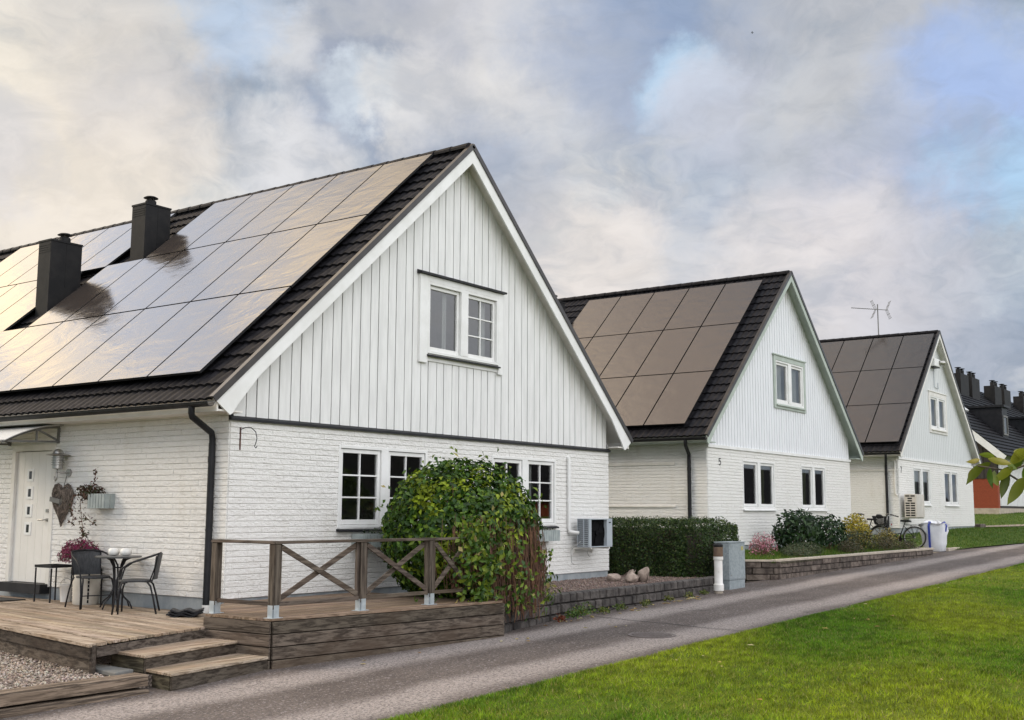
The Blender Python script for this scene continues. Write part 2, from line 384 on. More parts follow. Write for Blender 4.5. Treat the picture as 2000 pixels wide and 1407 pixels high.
# ---------------------------------------------------------------- mesh helpers
class MB:
    """collects geometry for ONE mesh object"""
    def __init__(self):
        self.v, self.f, self.c, self.col = [], [], [], (1, 1, 1)

    def add(self, vs, fs):
        b = len(self.v)
        self.v += [tuple(p) for p in vs]
        self.c += [self.col] * len(vs)
        self.f += [tuple(b + i for i in f) for f in fs]
        return self

    def quad(self, a, b, c, d):
        return self.add((a, b, c, d), ((0, 1, 2, 3),))

    def box(self, x0, x1, y0, y1, z0, z1):
        return self.add([(x, y, z) for z in (z0, z1) for y in (y0, y1) for x in (x0, x1)],
                        ((0, 2, 3, 1), (4, 5, 7, 6), (0, 1, 5, 4), (2, 6, 7, 3), (0, 4, 6, 2), (1, 3, 7, 5)))

    def obox(self, c, ax, ay, az):
        """box from centre and three half-extent vectors"""
        c, ax, ay, az = map(Vector, (c, ax, ay, az))
        return self.add([c + sx * ax + sy * ay + sz * az for sz in (-1, 1) for sy in (-1, 1) for sx in (-1, 1)],
                        ((0, 2, 3, 1), (4, 5, 7, 6), (0, 1, 5, 4), (2, 6, 7, 3), (0, 4, 6, 2), (1, 3, 7, 5)))

    def bar(self, p, q, w_, h_, up=(0, 0, 1)):
        p, q, up = Vector(p), Vector(q), Vector(up)
        d = (q - p)
        l = d.length
        d.normalize()
        s = d.cross(up)
        if s.length < 1e-4:
            s = d.cross(Vector((0, 1, 0)))
        s.normalize()
        u = s.cross(d)
        return self.obox((p + q) / 2, d * l / 2, s * w_ / 2, u * h_ / 2)

    def prism(self, poly, off):
        """polygon (3-D points) extruded by a vector"""
        n = len(poly)
        off = Vector(off)
        vs = [Vector(p) for p in poly] + [Vector(p) + off for p in poly]
        fs = [tuple(range(n))[::-1], tuple(range(n, 2 * n))] + [(i, (i + 1) % n, n + (i + 1) % n, n + i) for i in range(n)]
        return self.add(vs, fs)

    def tube(self, pts, r, n=8, caps=True):
        pts = [Vector(p) for p in pts]
        rs = r if isinstance(r, (list, tuple)) else [r] * len(pts)
        vs, fs = [], []
        up = None
        for i, p in enumerate(pts):
            a = pts[max(i - 1, 0)]
            b = pts[min(i + 1, len(pts) - 1)]
            d = (b - a)
            if d.length < 1e-9:
                d = Vector((0, 0, 1))
            d.normalize()
            if up is None:
                up = Vector((0, 0, 1)) if abs(d.z) < 0.9 else Vector((1, 0, 0))
            s = d.cross(up).normalized()
            up = s.cross(d).normalized()
            for k in range(n):
                t_ = 2 * math.pi * k / n
                vs.append(p + (s * math.cos(t_) + up * math.sin(t_)) * rs[i])
        for i in range(len(pts) - 1):
            for k in range(n):
                fs.append((i * n + k, i * n + (k + 1) % n, (i + 1) * n + (k + 1) % n, (i + 1) * n + k))
        if caps:
            fs += [tuple(range(n))[::-1], tuple(range((len(pts) - 1) * n, len(pts) * n))]
        return self.add(vs, fs)

    def lathe(self, prof, c=(0, 0, 0), n=24):
        vs, fs = [], []
        for r, z in prof:
            for k in range(n):
                t_ = 2 * math.pi * k / n
                vs.append((c[0] + r * math.cos(t_), c[1] + r * math.sin(t_), c[2] + z))
        for i in range(len(prof) - 1):
            for k in range(n):
                fs.append((i * n + k, i * n + (k + 1) % n, (i + 1) * n + (k + 1) % n, (i + 1) * n + k))
        fs += [tuple(range(n))[::-1], tuple(range((len(prof) - 1) * n, len(prof) * n))]
        return self.add(vs, fs)

    def build(self, name, material, parent=None, org=(0, 0, 0), smooth=False, bevel=0.0, segs=1, autosmooth=None):
        me = bpy.data.meshes.new(name)
        o3 = Vector(org)
        me.from_pydata([(v[0] - o3.x, v[1] - o3.y, v[2] - o3.z) for v in self.v], [], self.f)
        if any(c != (1, 1, 1) for c in self.c) or 'Col' in str(material.name) or material in TINTED:
            at = me.color_attributes.new('Col', 'FLOAT_COLOR', 'POINT')
            at.data.foreach_set('color', np.array([(*c, 1) for c in self.c], dtype=np.float32).ravel())
        me.materials.append(material)
        if smooth:
            me.polygons.foreach_set('use_smooth', [True] * len(me.polygons))
            if autosmooth:
                me.set_sharp_from_angle(angle=math.radians(autosmooth))
        ob = bpy.data.objects.new(name, me)
        COL.objects.link(ob)
        if parent is not None:
            ob.parent = parent
        else:
            ob.location = o3
        if bevel:
            b = ob.modifiers.new('bevel', 'BEVEL')
            b.width = bevel
            b.segments = segs
            b.limit_method = 'ANGLE'
        return ob


TINTED = {m for m in M.values() if any(n.type == 'ATTRIBUTE' for n in m.node_tree.nodes)}


def thing(name, label, cat, loc=(0, 0, 0), rz=0.0, group=None):
    o = bpy.data.objects.new(name, None)
    o.empty_display_size = 0.2
    COL.objects.link(o)
    o.location = loc
    o.rotation_euler = (0, 0, rz)
    return tag(o, label, cat, group)


def tag(o, label, cat, group=None, kind=None):
    o['label'] = label
    o['category'] = cat
    if group:
        o['group'] = group
    if kind:
        o['kind'] = kind
    return o


def structure(o):
    o['kind'] = 'structure'
    return o


def copy_tree(o, parent=None):
    c = o.copy()
    COL.objects.link(c)
    c.parent = parent
    for ch in list(o.children):
        copy_tree(ch, c)
    return c


def mesh_np(name, verts, faces_n, idx, cols, material, parent=None, org=(0, 0, 0), smooth=False):
    """fast mesh from numpy: verts (n,3), idx (m,faces_n), cols (n,3)"""
    me = bpy.data.meshes.new(name)
    n, m_ = len(verts), len(idx)
    me.vertices.add(n)
    me.vertices.foreach_set('co', (np.asarray(verts, dtype=np.float32) - np.array(org, dtype=np.float32)).ravel())
    me.loops.add(m_ * faces_n)
    me.loops.foreach_set('vertex_index', np.asarray(idx, dtype=np.int32).ravel())
    me.polygons.add(m_)
    me.polygons.foreach_set('loop_start', np.arange(m_, dtype=np.int32) * faces_n)
    me.polygons.foreach_set('loop_total', np.full(m_, faces_n, dtype=np.int32))
    if smooth:
        me.polygons.foreach_set('use_smooth', np.ones(m_, dtype=bool))
    me.update(calc_edges=True)
    at = me.color_attributes.new('Col', 'FLOAT_COLOR', 'POINT')
    c4 = np.ones((n, 4), dtype=np.float32)
    c4[:, :3] = cols
    at.data.foreach_set('color', c4.ravel())
    me.materials.append(material)
    ob = bpy.data.objects.new(name, me)
    COL.objects.link(ob)
    if parent is not None:
        ob.parent = parent
    else:
        ob.location = org
    return ob


def unit(a):
    return a / (np.linalg.norm(a, axis=1, keepdims=True) + 1e-9)


def leaves(pos, nrm, length, width, cols, jitter=0.6, droop=0.0):
    """folded six-point leaves: returns verts, quads, colours"""
    n = len(pos)
    nn = unit(nrm + NP.normal(0, jitter, (n, 3)))
    t_ = NP.normal(0, 1, (n, 3))
    t_[:, 2] -= droop
    t_ = unit(t_ - nn * np.sum(t_ * nn, axis=1, keepdims=True))
    b = np.cross(nn, t_)
    L_ = (length * NP.uniform(0.65, 1.25, (n, 1)))
    W_ = (width * NP.uniform(0.7, 1.2, (n, 1)))
    base = pos
    tip = pos + t_ * L_ - nn * L_ * 0.12
    mid1 = pos + t_ * L_ * 0.45
    sl = mid1 + b * W_ * 0.5 + nn * W_ * 0.18
    sr = mid1 - b * W_ * 0.5 + nn * W_ * 0.18
    m2 = pos + t_ * L_ * 0.5 - nn * L_ * 0.02
    v = np.stack([base, sl, tip, sr, m2], axis=1).reshape(-1, 3)
    k = np.arange(n)[:, None] * 5
    q = np.concatenate([k + np.array([[0, 4, 2, 1]]), k + np.array([[0, 3, 2, 4]])], axis=0)
    return v, q, np.repeat(cols, 5, axis=0)


def palette(n, cols, weights=None, var=0.18):
    cols = np.array(cols)
    i = NP.choice(len(cols), n, p=weights)
    return np.clip(cols[i] * NP.uniform(1 - var, 1 + var, (n, 1)) * NP.uniform(0.94, 1.06, (n, 3)), 0, 1)


def blob_points(n, c, r, lumps=9, depth=0.35, lower=-1.0):
    """points through the outer part of a lumpy ellipsoid; returns pos, outward"""
    d = unit(NP.normal(0, 1, (n, 3)))
    d = d[d[:, 2] > lower]
    lump = unit(NP.normal(0, 1, (lumps, 3)))
    a = np.max(d @ lump.T, axis=1)
    rad = 0.86 + 0.20 * np.clip((a - 0.6) / 0.4, 0, 1) + NP.normal(0, 0.02, len(d))
    rad *= 1 - depth * NP.random(len(d)) ** 1.8
    return np.array(c) + d * rad[:, None] * np.array(r), d


# ---------------------------------------------------------------- ground, road, lawn
def ss(a, b, x):
    t_ = np.clip((x - a) / (b - a), 0, 1)
    return t_ * t_ * (3 - 2 * t_)


def road_z(x):
    return -0.57 + 0.0205 * x


def grid(name, xs, ys, zf, material, skip=None):
    X, Y = np.meshgrid(xs, ys)
    Z = zf(X, Y)
    v = np.stack([X, Y, Z], -1).reshape(-1, 3)
    nx, ny = len(xs), len(ys)
    i = np.arange(nx * ny).reshape(ny, nx)
    q = np.stack([i[:-1, :-1], i[:-1, 1:], i[1:, 1:], i[1:, :-1]], -1).reshape(-1, 4)
    return structure(mesh_np(name, v, 4, q, np.ones((len(v), 3)), material, smooth=True))


def base_z(X, Y):
    z = np.where(X < 60, road_z(np.minimum(X, 60)), road_z(60.0))
    return z - 0.09 + 0.75 * ss(39, 50, X) * ss(-7, 2, Y) - 0.02


def wob(X, Y):
    return 0.020 * np.sin(X * 1.7 + Y * 0.9) + 0.018 * np.sin(X * 0.6 - Y * 2.1 + 1) + 0.012 * np.sin(X * 3.9 + 2 * np.sin(Y * 2.3))


g = grid('ground', np.concatenate([[-900, -300, -80], np.arange(-40, 70, 2.0), [90, 150, 400, 1200]]),
         np.concatenate([[-900, -200, -60], np.arange(-40, 40, 2.0), [60, 150, 400, 1500]]), base_z, M['lawn_far'])


def bend(X):                                  # the lane swings a little towards the lawn far away
    return -0.055 * np.maximum(X - 26, 0) ** 1.45


xs_r = np.concatenate([np.arange(-40, 60, 1.0), np.arange(60, 130, 10.0)])
ys_r = np.linspace(0, 1, 17)
XR, T = np.meshgrid(xs_r, ys_r)
edge_n = -1.75 + bend(XR)
edge_f = -5.46 + bend(XR) + 0.06 * np.sin(XR * 1.3) + 0.04 * np.sin(XR * 3.1)
YR = edge_f + (edge_n - edge_f) * T
ZR = road_z(np.minimum(XR, 60)) + 0.012 * np.sin(T * 3.14)
iR = np.arange(XR.size).reshape(XR.shape)
qR = np.stack([iR[:-1, :-1], iR[:-1, 1:], iR[1:, 1:], iR[1:, :-1]], -1).reshape(-1, 4)
road = structure(mesh_np('road', np.stack([XR, YR, ZR], -1).reshape(-1, 3), 4, qR, np.ones((XR.size, 3)), M['asphalt'], smooth=True))


def lawn_z(X, Y):
    e_ = -5.30 + bend(X) - Y
    return road_z(np.minimum(X, 60)) + 0.035 * ss(0, 0.25, e_) + wob(X, Y) * ss(0.1, 1.5, e_) + 0.03 * ss(0.5, 5, e_) - 0.03 * (1 - ss(-0.05, 0.05, e_))


def edge_lawn(X):
    return -5.30 + bend(X) + 0.07 * np.sin(X * 2.3) + 0.05 * np.sin(X * 5.1 + 1)


xs_l = np.concatenate([np.arange(-14, 45, 0.35), np.arange(45, 120, 5.0)])
tl = np.concatenate([np.linspace(0, 0.12, 14), np.linspace(0.14, 1, 50)])
XL, TL = np.meshgrid(xs_l, tl)
YL = edge_lawn(XL) - TL * 26
iL = np.arange(XL.size).reshape(XL.shape)
qL = np.stack([iL[:-1, :-1], iL[:-1, 1:], iL[1:, 1:], iL[1:, :-1]], -1).reshape(-1, 4)
lawn = structure(mesh_np('lawn', np.stack([XL, YL, lawn_z(XL, YL)], -1).reshape(-1, 3), 4, qL, np.ones((XL.size, 3)), M['lawn'], smooth=True))


def blades(name, label, X, Y, Z, h, wd, cols, lean=0.45):
    n = len(X)
    a = NP.uniform(0, 2 * np.pi, n)
    hh = h * NP.uniform(0.5, 1.35, n)
    ww = wd * NP.uniform(0.7, 1.3, n)
    la = NP.uniform(0, 2 * np.pi, n)
    ll = hh * np.abs(NP.normal(0, lean, n))
    bx, by = np.cos(a) * ww / 2, np.sin(a) * ww / 2
    b0 = np.stack([X - bx, Y - by, Z - 0.01], -1)
    b1 = np.stack([X + bx, Y + by, Z - 0.01], -1)
    t0 = np.stack([X + np.cos(la) * ll, Y + np.sin(la) * ll, Z + hh], -1)
    v = np.stack([b0, b1, t0], 1).reshape(-1, 3)
    o = mesh_np(name, v, 3, np.arange(3 * n).reshape(-1, 3), np.repeat(cols, 3, axis=0), M['blade'])
    return tag(o, label, 'grass', kind='stuff')


def scatter_lawn(n, x0, x1, depth, power=1.0):
    X = NP.uniform(x0, x1, n)
    e_ = depth * NP.random(n) ** power
    Y = edge_lawn(X) + 0.05 - e_
    return X, Y


parts = [scatter_lawn(170000, -4, 8, 5.2), scatter_lawn(140000, 2, 14, 6.5), scatter_lawn(80000, 12, 30, 6.5), scatter_lawn(16000, -4, 26, 0.16)]
GX = np.concatenate([a for a, b in parts])
GY = np.concatenate([b for a, b in parts])
keep = (np.sin(GX * 2.1 + 1.3 * np.sin(GY * 1.7)) + np.sin(GY * 2.9 + GX) + NP.normal(0, 0.9, len(GX))) > -1.5
GX, GY = GX[keep], GY[keep]
tone = ss(-1.2, 1.2, np.sin(GX * 0.8 + 2 * np.sin(GY * 0.5)) + 0.7 * np.sin(GY * 1.9 - GX * 0.45) + NP.normal(0, 0.45, len(GX)))[:, None]
gc = (1 - tone) * np.array([0.080, 0.180, 0.005]) + tone * np.array([0.240, 0.300, 0.012])
clump = np.sin(GX * 9 + 3 * np.sin(GY * 5)) * np.sin(GY * 11 + 2 * np.sin(GX * 4))
gc = gc * (1.0 + 0.4 * clump)[:, None] * NP.uniform(0.45, 1.5, (len(GX), 1))
straw = NP.random(len(GX)) < 0.07
gc[straw] = np.array([0.34, 0.30, 0.10]) * NP.uniform(0.7, 1.2, (straw.sum(), 1))
blades('lawn_grass', 'short mown green lawn grass beside the lane', GX, GY, lawn_z(GX, GY), 0.033, 0.012, gc, 1.1)

# ---------------------------------------------------------------- houses
EV, OV, HE, HR = 0.5256, 0.2739, 2.6467, 7.5446      # eave overhang, verge overhang, eave and ridge heights
HT = 2.45                                            # top of the brick storey


def brick_wall(mb, f, u0, u1, z0, z1, openings=(), course=0.0795, brick=0.255, out=0.016):
    nz = int(round((z1 - z0) / course))
    for i in range(nz):
        za, zb = z0 + i * course, z0 + (i + 1) * course
        segs = [(u0, u1)]
        for (a, b, c, d) in openings:
            if zb > c + 0.03 and za < d - 0.03:
                ns = []
                for (s, e) in segs:
                    if a > s:
                        ns.append((s, min(e, a)))
                    if b < e:
                        ns.append((max(s, b), e))
                segs = [q for q in ns if q[1] - q[0] > 0.005]
        for (s, e) in segs:
            u = s - (0.5 * brick if i % 2 else 0) - RNG.random() * 0.05
            while u < e - 1e-4:
                a, b = max(u, s), min(u + brick, e)
                u += brick
                if b - a < 0.01:
                    continue
                d = out + RNG.uniform(-0.0025, 0.0025)
                gu = min(0.0012, (b - a) * 0.2)
                gz = 0.0085
                P0 = [f(a, 0, za), f(b, 0, za), f(b, 0, zb), f(a, 0, zb)]
                P1 = [f(a + gu, d, za + gz), f(b - gu, d, za + gz), f(b - gu, d, zb - gz), f(a + gu, d, zb - gz)]
                mb.add(P0 + P1, ((4, 5, 6, 7), (0, 1, 5, 4), (1, 2, 6, 5), (2, 3, 7, 6), (3, 0, 4, 7)))


def ring(mb, x0, x1, z0, z1, t, y0, y1, tb=None):
    """rectangular frame in the gable plane, butt-jointed"""
    tb = t if tb is None else tb
    mb.box(x0, x0 + t, y0, y1, z0, z1)
    mb.box(x1 - t, x1, y0, y1, z0, z1)
    mb.box(x0 + t, x1 - t, y0 + 0.001, y1, z1 - t, z1)
    mb.box(x0 + t, x1 - t, y0 + 0.001, y1, z0, z0 + tb)


def window(parent, x0, x1, z0, z1, y=0.0, grids=((2, 3), (2, 3)), paint='white', sill='metal_black', case=0.045, mull=0.17,
           curtains=None, sash=0.06, proud=0.012, sill_out=0.07):
    """double casement in the gable wall (outside is -y); y is the wall face"""
    mb = MB()
    ring(mb, x0, x1, z0, z1, case, y - proud, y + 0.11)
    xm = (x0 + x1) / 2
    mb.box(xm - mull / 2, xm + mull / 2, y - proud - 0.003, y + 0.109, z0 + case, z1 - case)
    win = mb.build('window', M[paint], parent, bevel=0.004)
    for k, (a, b) in enumerate(((x0 + case, xm - mull / 2), (xm + mull / 2, x1 - case))):
        s = MB()
        g_ = 0.006
        ring(s, a + g_, b - g_, z0 + case + g_, z1 - case - g_, sash, y + 0.012, y + 0.07, sash * 1.2)
        ia, ib, ja, jb = a + g_ + sash, b - g_ - sash, z0 + case + g_ + sash * 1.2, z1 - case - g_ - sash
        nx, nz = grids[k]
        for i in range(1, nx):
            xx = ia + (ib - ia) * i / nx
            s.box(xx - 0.012, xx + 0.012, y + 0.020, y + 0.052, ja, jb)
        for j in range(1, nz):
            zz = ja + (jb - ja) * j / nz
            s.box(ia, ib, y + 0.022, y + 0.050, zz - 0.012, zz + 0.012)
        s.build('sash', M[paint], win, bevel=0.003)
        MB().quad((ia - .01, y + 0.045, ja - .01), (ib + .01, y + 0.045, ja - .01), (ib + .01, y + 0.045, jb + .01), (ia - .01, y + 0.045, jb + .01)).build('pane', M['glass'], win)
    if sill:
        s = MB()
        s.prism([(x0 - 0.02, y + 0.02, z0 - 0.004), (x0 - 0.02, y - sill_out, z0 - 0.03), (x0 - 0.02, y - sill_out, z0 - 0.055), (x0 - 0.02, y + 0.02, z0 - 0.045)], (x1 - x0 + 0.04, 0, 0))
        s.build('sill', M[sill], win)
    if curtains:
        for (a, b, za, zb, mname) in curtains:
            c = MB()
            n = max(4, int((b - a) / 0.035))
            pts = [(a + (b - a) * i / n, y + 0.17 + 0.018 * math.sin(i * 1.9)) for i in range(n + 1)]
            for p, q in zip(pts[:-1], pts[1:]):
                c.quad((p[0], p[1], za), (q[0], q[1], za), (q[0], q[1], zb), (p[0], p[1], zb))
            c.build('curtain', M[mname], win, smooth=True)
    return win


def roof_maker(W):
    S = Vector((W / 2 + EV, 0, HR - HE))
    SL = S.length
    S.normalize()
    N = Vector((-S.z, 0, S.x))

    def left(s, y, h=0.0):
        p = Vector((-EV, y, HE)) + S * s + N * h
        return p

    def right(s, y, h=0.0):
        p = left(s, y, h)
        return Vector((W - p.x, p.y, p.z))
    return left, right, SL


def tile_slope(mb, f, SL, y0, y1, course=0.345, pitch=0.165, per=7):
    nc = int(math.ceil(SL / course))
    ny = int((y1 - y0) / pitch * per)
    ys = [y0 + (y1 - y0) * j / ny for j in range(ny + 1)]
    wv = []
    for y in ys:
        ph = (y / pitch) % 1.0
        wv.append(0.022 * (0.5 + 0.5 * math.cos(2 * math.pi * ph)) ** 0.8)
    vs, fs = [], []
    rows = []
    for k in range(nc):
        s0, s1 = k * course, min((k + 1) * course, SL)
        jit = 0.003 * math.sin(k * 12.9)
        rows += [(s0, -0.038), (s0 + 0.001, -0.002 + jit), (s1, -0.038)]
    for (s, h) in rows:
        for y, wz in zip(ys, wv):
            vs.append(f(s, y, h + wz))
    n = ny + 1
    for r_ in range(len(rows) - 1):
        for j in range(ny):
            fs.append((r_ * n + j, r_ * n + j + 1, (r_ + 1) * n + j + 1, (r_ + 1) * n + j))
    mb.add(vs, fs)


def boards(mb, W, left, SL, holes, pitch, front, step, y_back=0.0, z0=HT, gap=0.008, x_in=0.05):
    """vertical board cladding filling the gable; every second board stands proud"""
    def top(x):
        xx = min(x, W - x)
        t_ = (xx + EV) / (W / 2 + EV)
        return HE + (HR - HE) * t_ - 0.12
    x = x_in
    i = 0
    while x < W - x_in - 0.02:
        wd = front if i % 2 == 0 else pitch - front
        a, b = x, min(x + wd, W - x_in)
        d = (-0.006 - step) if i % 2 == 0 else -0.006
        g_ = 0.0 if i % 2 == 0 else gap
        a2, b2 = a + g_, b - g_
        xm = (a2 + b2) / 2
        pieces = [(z0 + (0.0 if i % 2 else -0.012), None)]
        for (ha, hb, hc, hd) in holes:
            if xm > ha and xm < hb:
                pieces = [(z0 + (0.0 if i % 2 else -0.012), hc), (hd, None)]
        for (c, dd) in pieces:
            if dd is None:
                pts = [(a2, c), (b2, c), (b2, top(b2))]
                if a2 < W / 2 < b2:
                    pts.append((W / 2, top(W / 2)))
                pts.append((a2, top(a2)))
            else:
                pts = [(a2, c), (b2, c), (b2, dd), (a2, dd)]
            if min(p[1] for p in pts[2:]) - c < 0.01:
                continue
            mb.prism([(px, y_back + d, pz) for px, pz in pts], (0, 0.03, 0))
        x += wd
        i += 1


def barge(mb, W, left, mirror, wid=0.24, flare=True, y0=-OV, th=0.03):
    """verge board: polygon in the gable plane, one slope"""
    sx, sz = (left(1, 0) - left(0, 0)).x, (left(1, 0) - left(0, 0)).z
    nx, nz = -sz, sx

    def q(s, h):
        return (-EV + sx * s + nx * h, HE + sz * s + nz * h)
    top_in = W / 2
    apex = q(0, 0)
    lo = [q(0.0, -0.015)]
    if flare:
        tip = (-EV + 0.285, HE - 0.205)
        lo += [tip, (tip[0] + 0.05, tip[1] + 0.03), (tip[0] + 0.12, tip[1] + 0.14), q(0.62, -wid - 0.03), q(0.85, -wid)]
    else:
        lo += [(-EV + 0.02, HE - 0.17), (-EV + 0.10, HE - 0.22), q(0.42, -wid)]
    s_top = lambda h: (W / 2 + EV - nx * h) / sx
    lo += [q(s_top(-wid), -wid), q(s_top(-0.015), -0.015)]
    pts = [((W - x) if mirror else x, y0, z) for x, z in lo]
    mb.prism(pts, (0, th, 0))


def panels(parent, left, spec, pc, pr, w_=None, mat_=None):
    for (y, s_top) in spec:
        g_ = 0.012
        a, b = y + g_, y + pc - g_
        s1, s0 = s_top - g_, s_top - pr + g_
        mb = MB()
        t0, t1 = 0.088, 0.122
        c = [left(s0, a, t0), left(s0, b, t0), left(s1, b, t0), left(s1, a, t0)]
        d = [left(s0, a, t1), left(s0, b, t1), left(s1, b, t1), left(s1, a, t1)]
        mb.add(c + d, ((0, 1, 2, 3), (0, 1, 5, 4), (1, 2, 6, 5), (2, 3, 7, 6), (3, 0, 4, 7)))
        frame = mb.build('solar_panel', M['panel_dark'], parent)
        m2 = MB()
        e = 0.007
        p = [left(s0 + e, a + e, t1 + 0.001), left(s0 + e, b - e, t1 + 0.001), left(s1 - e, b - e, t1 + 0.001), left(s1 - e, a + e, t1 + 0.001)]
        # the glass sags and tilts by fractions of a millimetre from panel to panel
        m2.quad(*p)
        fr = frame.data
        # keep frame and glass one mesh: the panel is one part
        b_ = len(fr.vertices)
        allv = [v.co.copy() for v in fr.vertices] + [Vector(v) for v in p]
        fcs = [tuple(pl.vertices) for pl in fr.polygons] + [(b_, b_ + 1, b_ + 2, b_ + 3)]
        me = bpy.data.meshes.new('solar_panel')
        me.from_pydata(allv, [], fcs)
        me.materials.append(M['panel_dark'])
        me.materials.append(M['panel'])
        me.polygons[len(fcs) - 1].material_index = 1
        frame.data = me


def chimney(parent, x0, x1, y0, y1, ztop, zlow, cowl=(0.5, 0.5)):
    mb = MB()
    mb.box(x0, x1, y0, y1, zlow, ztop - 0.02)
    mb.box(x0 - 0.012, x1 + 0.012, y0 - 0.012, y1 + 0.012, ztop - 0.02, ztop + 0.015)
    for k in range(4):
        z = ztop - 0.10 - k * 0.045
        mb.box(x0 - 0.006, x0 + 0.001, y0 + 0.02, y1 - 0.02, z, z + 0.022)
    for xx in (x0 + (x1 - x0) * 0.5,):
        mb.box(xx - 0.006, xx + 0.006, y0 - 0.005, y0 + 0.001, zlow, ztop - 0.03)
    c = (x0 + (x1 - x0) * cowl[0], y0 + (y1 - y0) * cowl[1], ztop + 0.015)
    mb.lathe([(0.11, 0.0), (0.11, 0.10), (0.095, 0.12), (0.085, 0.12)], c, 16)
    for k in range(4):
        a = k * math.pi / 2 + 0.5
        mb.box(c[0] + 0.07 * math.cos(a) - 0.008, c[0] + 0.07 * math.cos(a) + 0.008, c[1] + 0.07 * math.sin(a) - 0.008, c[1] + 0.07 * math.sin(a) + 0.008, c[2] + 0.11, c[2] + 0.19)
    mb.lathe([(0.02, 0.215), (0.10, 0.20), (0.145, 0.175), (0.145, 0.168), (0.02, 0.168)], c, 18)
    return mb.build('chimney', M['chimney'], parent)


def house(name, label, loc, W, L, gable_open, side_open, style):
    root = thing(name, label, 'house', loc)
    left, right, SL = roof_maker(W)
    fg = lambda u, d, z: (u, -d, z)
    fs_ = lambda u, d, z: (-d, u, z)
    mb = MB()
    brick_wall(mb, fg, 0, W, 0.0, HT, gable_open)
    brick_wall(mb, fs_, 0, L, 0.0, 2.545, side_open)
    mb.quad((W, 0, 0), (W, L, 0), (W, L, 2.55), (W, 0, 2.55))
    mb.add([(0, L, 0), (W, L, 0), (W, L, HE), (W / 2, L, HR - 0.2), (0, L, HE)], ((0, 1, 2, 3, 4),))
    mb.build('wall', M['brick'], root)
    # foundation, set back a little under the brick
    mb = MB()
    mb.box(0.012, W - 0.012, 0.012, L, -0.75, -0.001)
    mb.build('foundation', M['concrete'], root)
    # gable cladding with its backing
    mb = MB()
    holes = style.get('holes', ())
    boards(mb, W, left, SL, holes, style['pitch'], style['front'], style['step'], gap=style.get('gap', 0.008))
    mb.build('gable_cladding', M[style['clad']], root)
    bk = MB()
    tz = HR - 0.16
    outer = [(0.02, HT - 0.02), (W - 0.02, HT - 0.02), (W - 0.02, HE - 0.1), (W / 2, tz), (0.02, HE - 0.1)]
    if holes:
        (a, b, c, d) = holes[0]
        zl = lambda x: HE - 0.1 + (tz - HE + 0.1) * (min(x, W - x) - 0.02) / (W / 2 - 0.02)
        for poly in ([(0.02, HT - .02), (a, HT - .02), (a, zl(a)), (0.02, HE - 0.1)], [(b, HT - .02), (W - .02, HT - .02), (W - .02, HE - 0.1), (b, zl(b))],
                     [(a, HT - .02), (b, HT - .02), (b, c), (a, c)], [(a, d), (b, d), (b, zl(b)), (W / 2, tz), (a, zl(a))]):
            bk.add([(x, 0.012, z) for x, z in poly], (tuple(range(len(poly))),))
    bk.build('gable_backing', M['metal_black'], root)
    # band between brick and boards
    mb = MB()
    if style['band'] == 'dark':
        mb.prism([(-0.03, 0.0, HT + 0.02), (-0.03, -0.055, HT - 0.02), (-0.03, -0.055, HT - 0.055), (-0.03, 0.0, HT - 0.05)], (W + 0.06, 0, 0))
        mb.build('band', M['metal_black'], root)
    else:
        mb.box(-0.02, W + 0.02, -0.05, 0.0, HT - 0.055, HT + 0.02)
        mb.build('band', M[style['band']], root)
    # roof: tiles, deck, ridge, panels, chimneys
    mb = MB()
    tile_slope(mb, left, SL - 0.04, -OV + 0.05, L)
    tile_slope(mb, right, SL - 0.04, -OV + 0.05, L, per=4)
    roof = mb.build('roof', M['tile'], root, smooth=True, autosmooth=35)
    mb = MB()
    for f in (left, right):
        a, b = 0.05, SL - 0.02
        c = [f(a, -OV + 0.03, -0.05), f(a, L, -0.05), f(b, L, -0.05), f(b, -OV + 0.03, -0.05)]
        d = [f(a, -OV + 0.03, -0.10), f(a, L, -0.10), f(b - .05, L, -0.10), f(b - .05, -OV + 0.03, -0.10)]
        mb.add(c + d, ((0, 1, 2, 3), (4, 5, 6, 7), (0, 1, 5, 4), (2, 3, 7, 6), (3, 0, 4, 7), (1, 2, 6, 5)))
    mb.build('soffit', M[style['soffit']], roof)
    mb = MB()
    y = -OV + 0.06
    k = 0
    while y < L:
        y2 = y + 0.40
        pa = []
        for yy, r_ in ((y, 0.125), (y2, 0.112)):
            pa.append([(W / 2 + r_ * math.cos(t_), yy, HR - 0.035 + 0.75 * r_ * math.sin(t_)) for t_ in np.linspace(-0.25, math.pi + 0.25, 9)])
        n = len(pa[0])
        mb.add(pa[0] + pa[1], [(i, i + 1, n + i + 1, n + i) for i in range(n - 1)] + [tuple(range(n))])
        y += 0.375
        k += 1
    mb.build('ridge_cap', M['tile'], roof)
    # verge boards and flashing
    for mir in (False, True):
        mb = MB()
        barge(mb, W, left, mir, style.get('bw', 0.24), style['flare'])
        mb.build('verge_board', M[style['verge']], root)
        f = right if mir else left
        mb = MB()
        a, b = -0.01, SL + 0.005
        y0, y1 = -OV - 0.020, -OV + 0.062
        for (ya, yb, h0, h1) in ((y0, y1, 0.018, 0.034), (y0, y0 + 0.016, -0.055, 0.018)):
            c = [f(a, ya, h0), f(a, yb, h0), f(b, yb, h0), f(b, ya, h0)]
            d = [f(a, ya, h1), f(a, yb, h1), f(b, yb, h1), f(b, ya, h1)]
            mb.add(c + d, ((0, 1, 2, 3), (4, 5, 6, 7), (0, 1, 5, 4), (1, 2, 6, 5), (2, 3, 7, 6), (3, 0, 4, 7)))
        mb.build('verge_flashing', M['flash'], root)
    # boxed eave, gutter, downpipe on the near long side
    mb = MB()
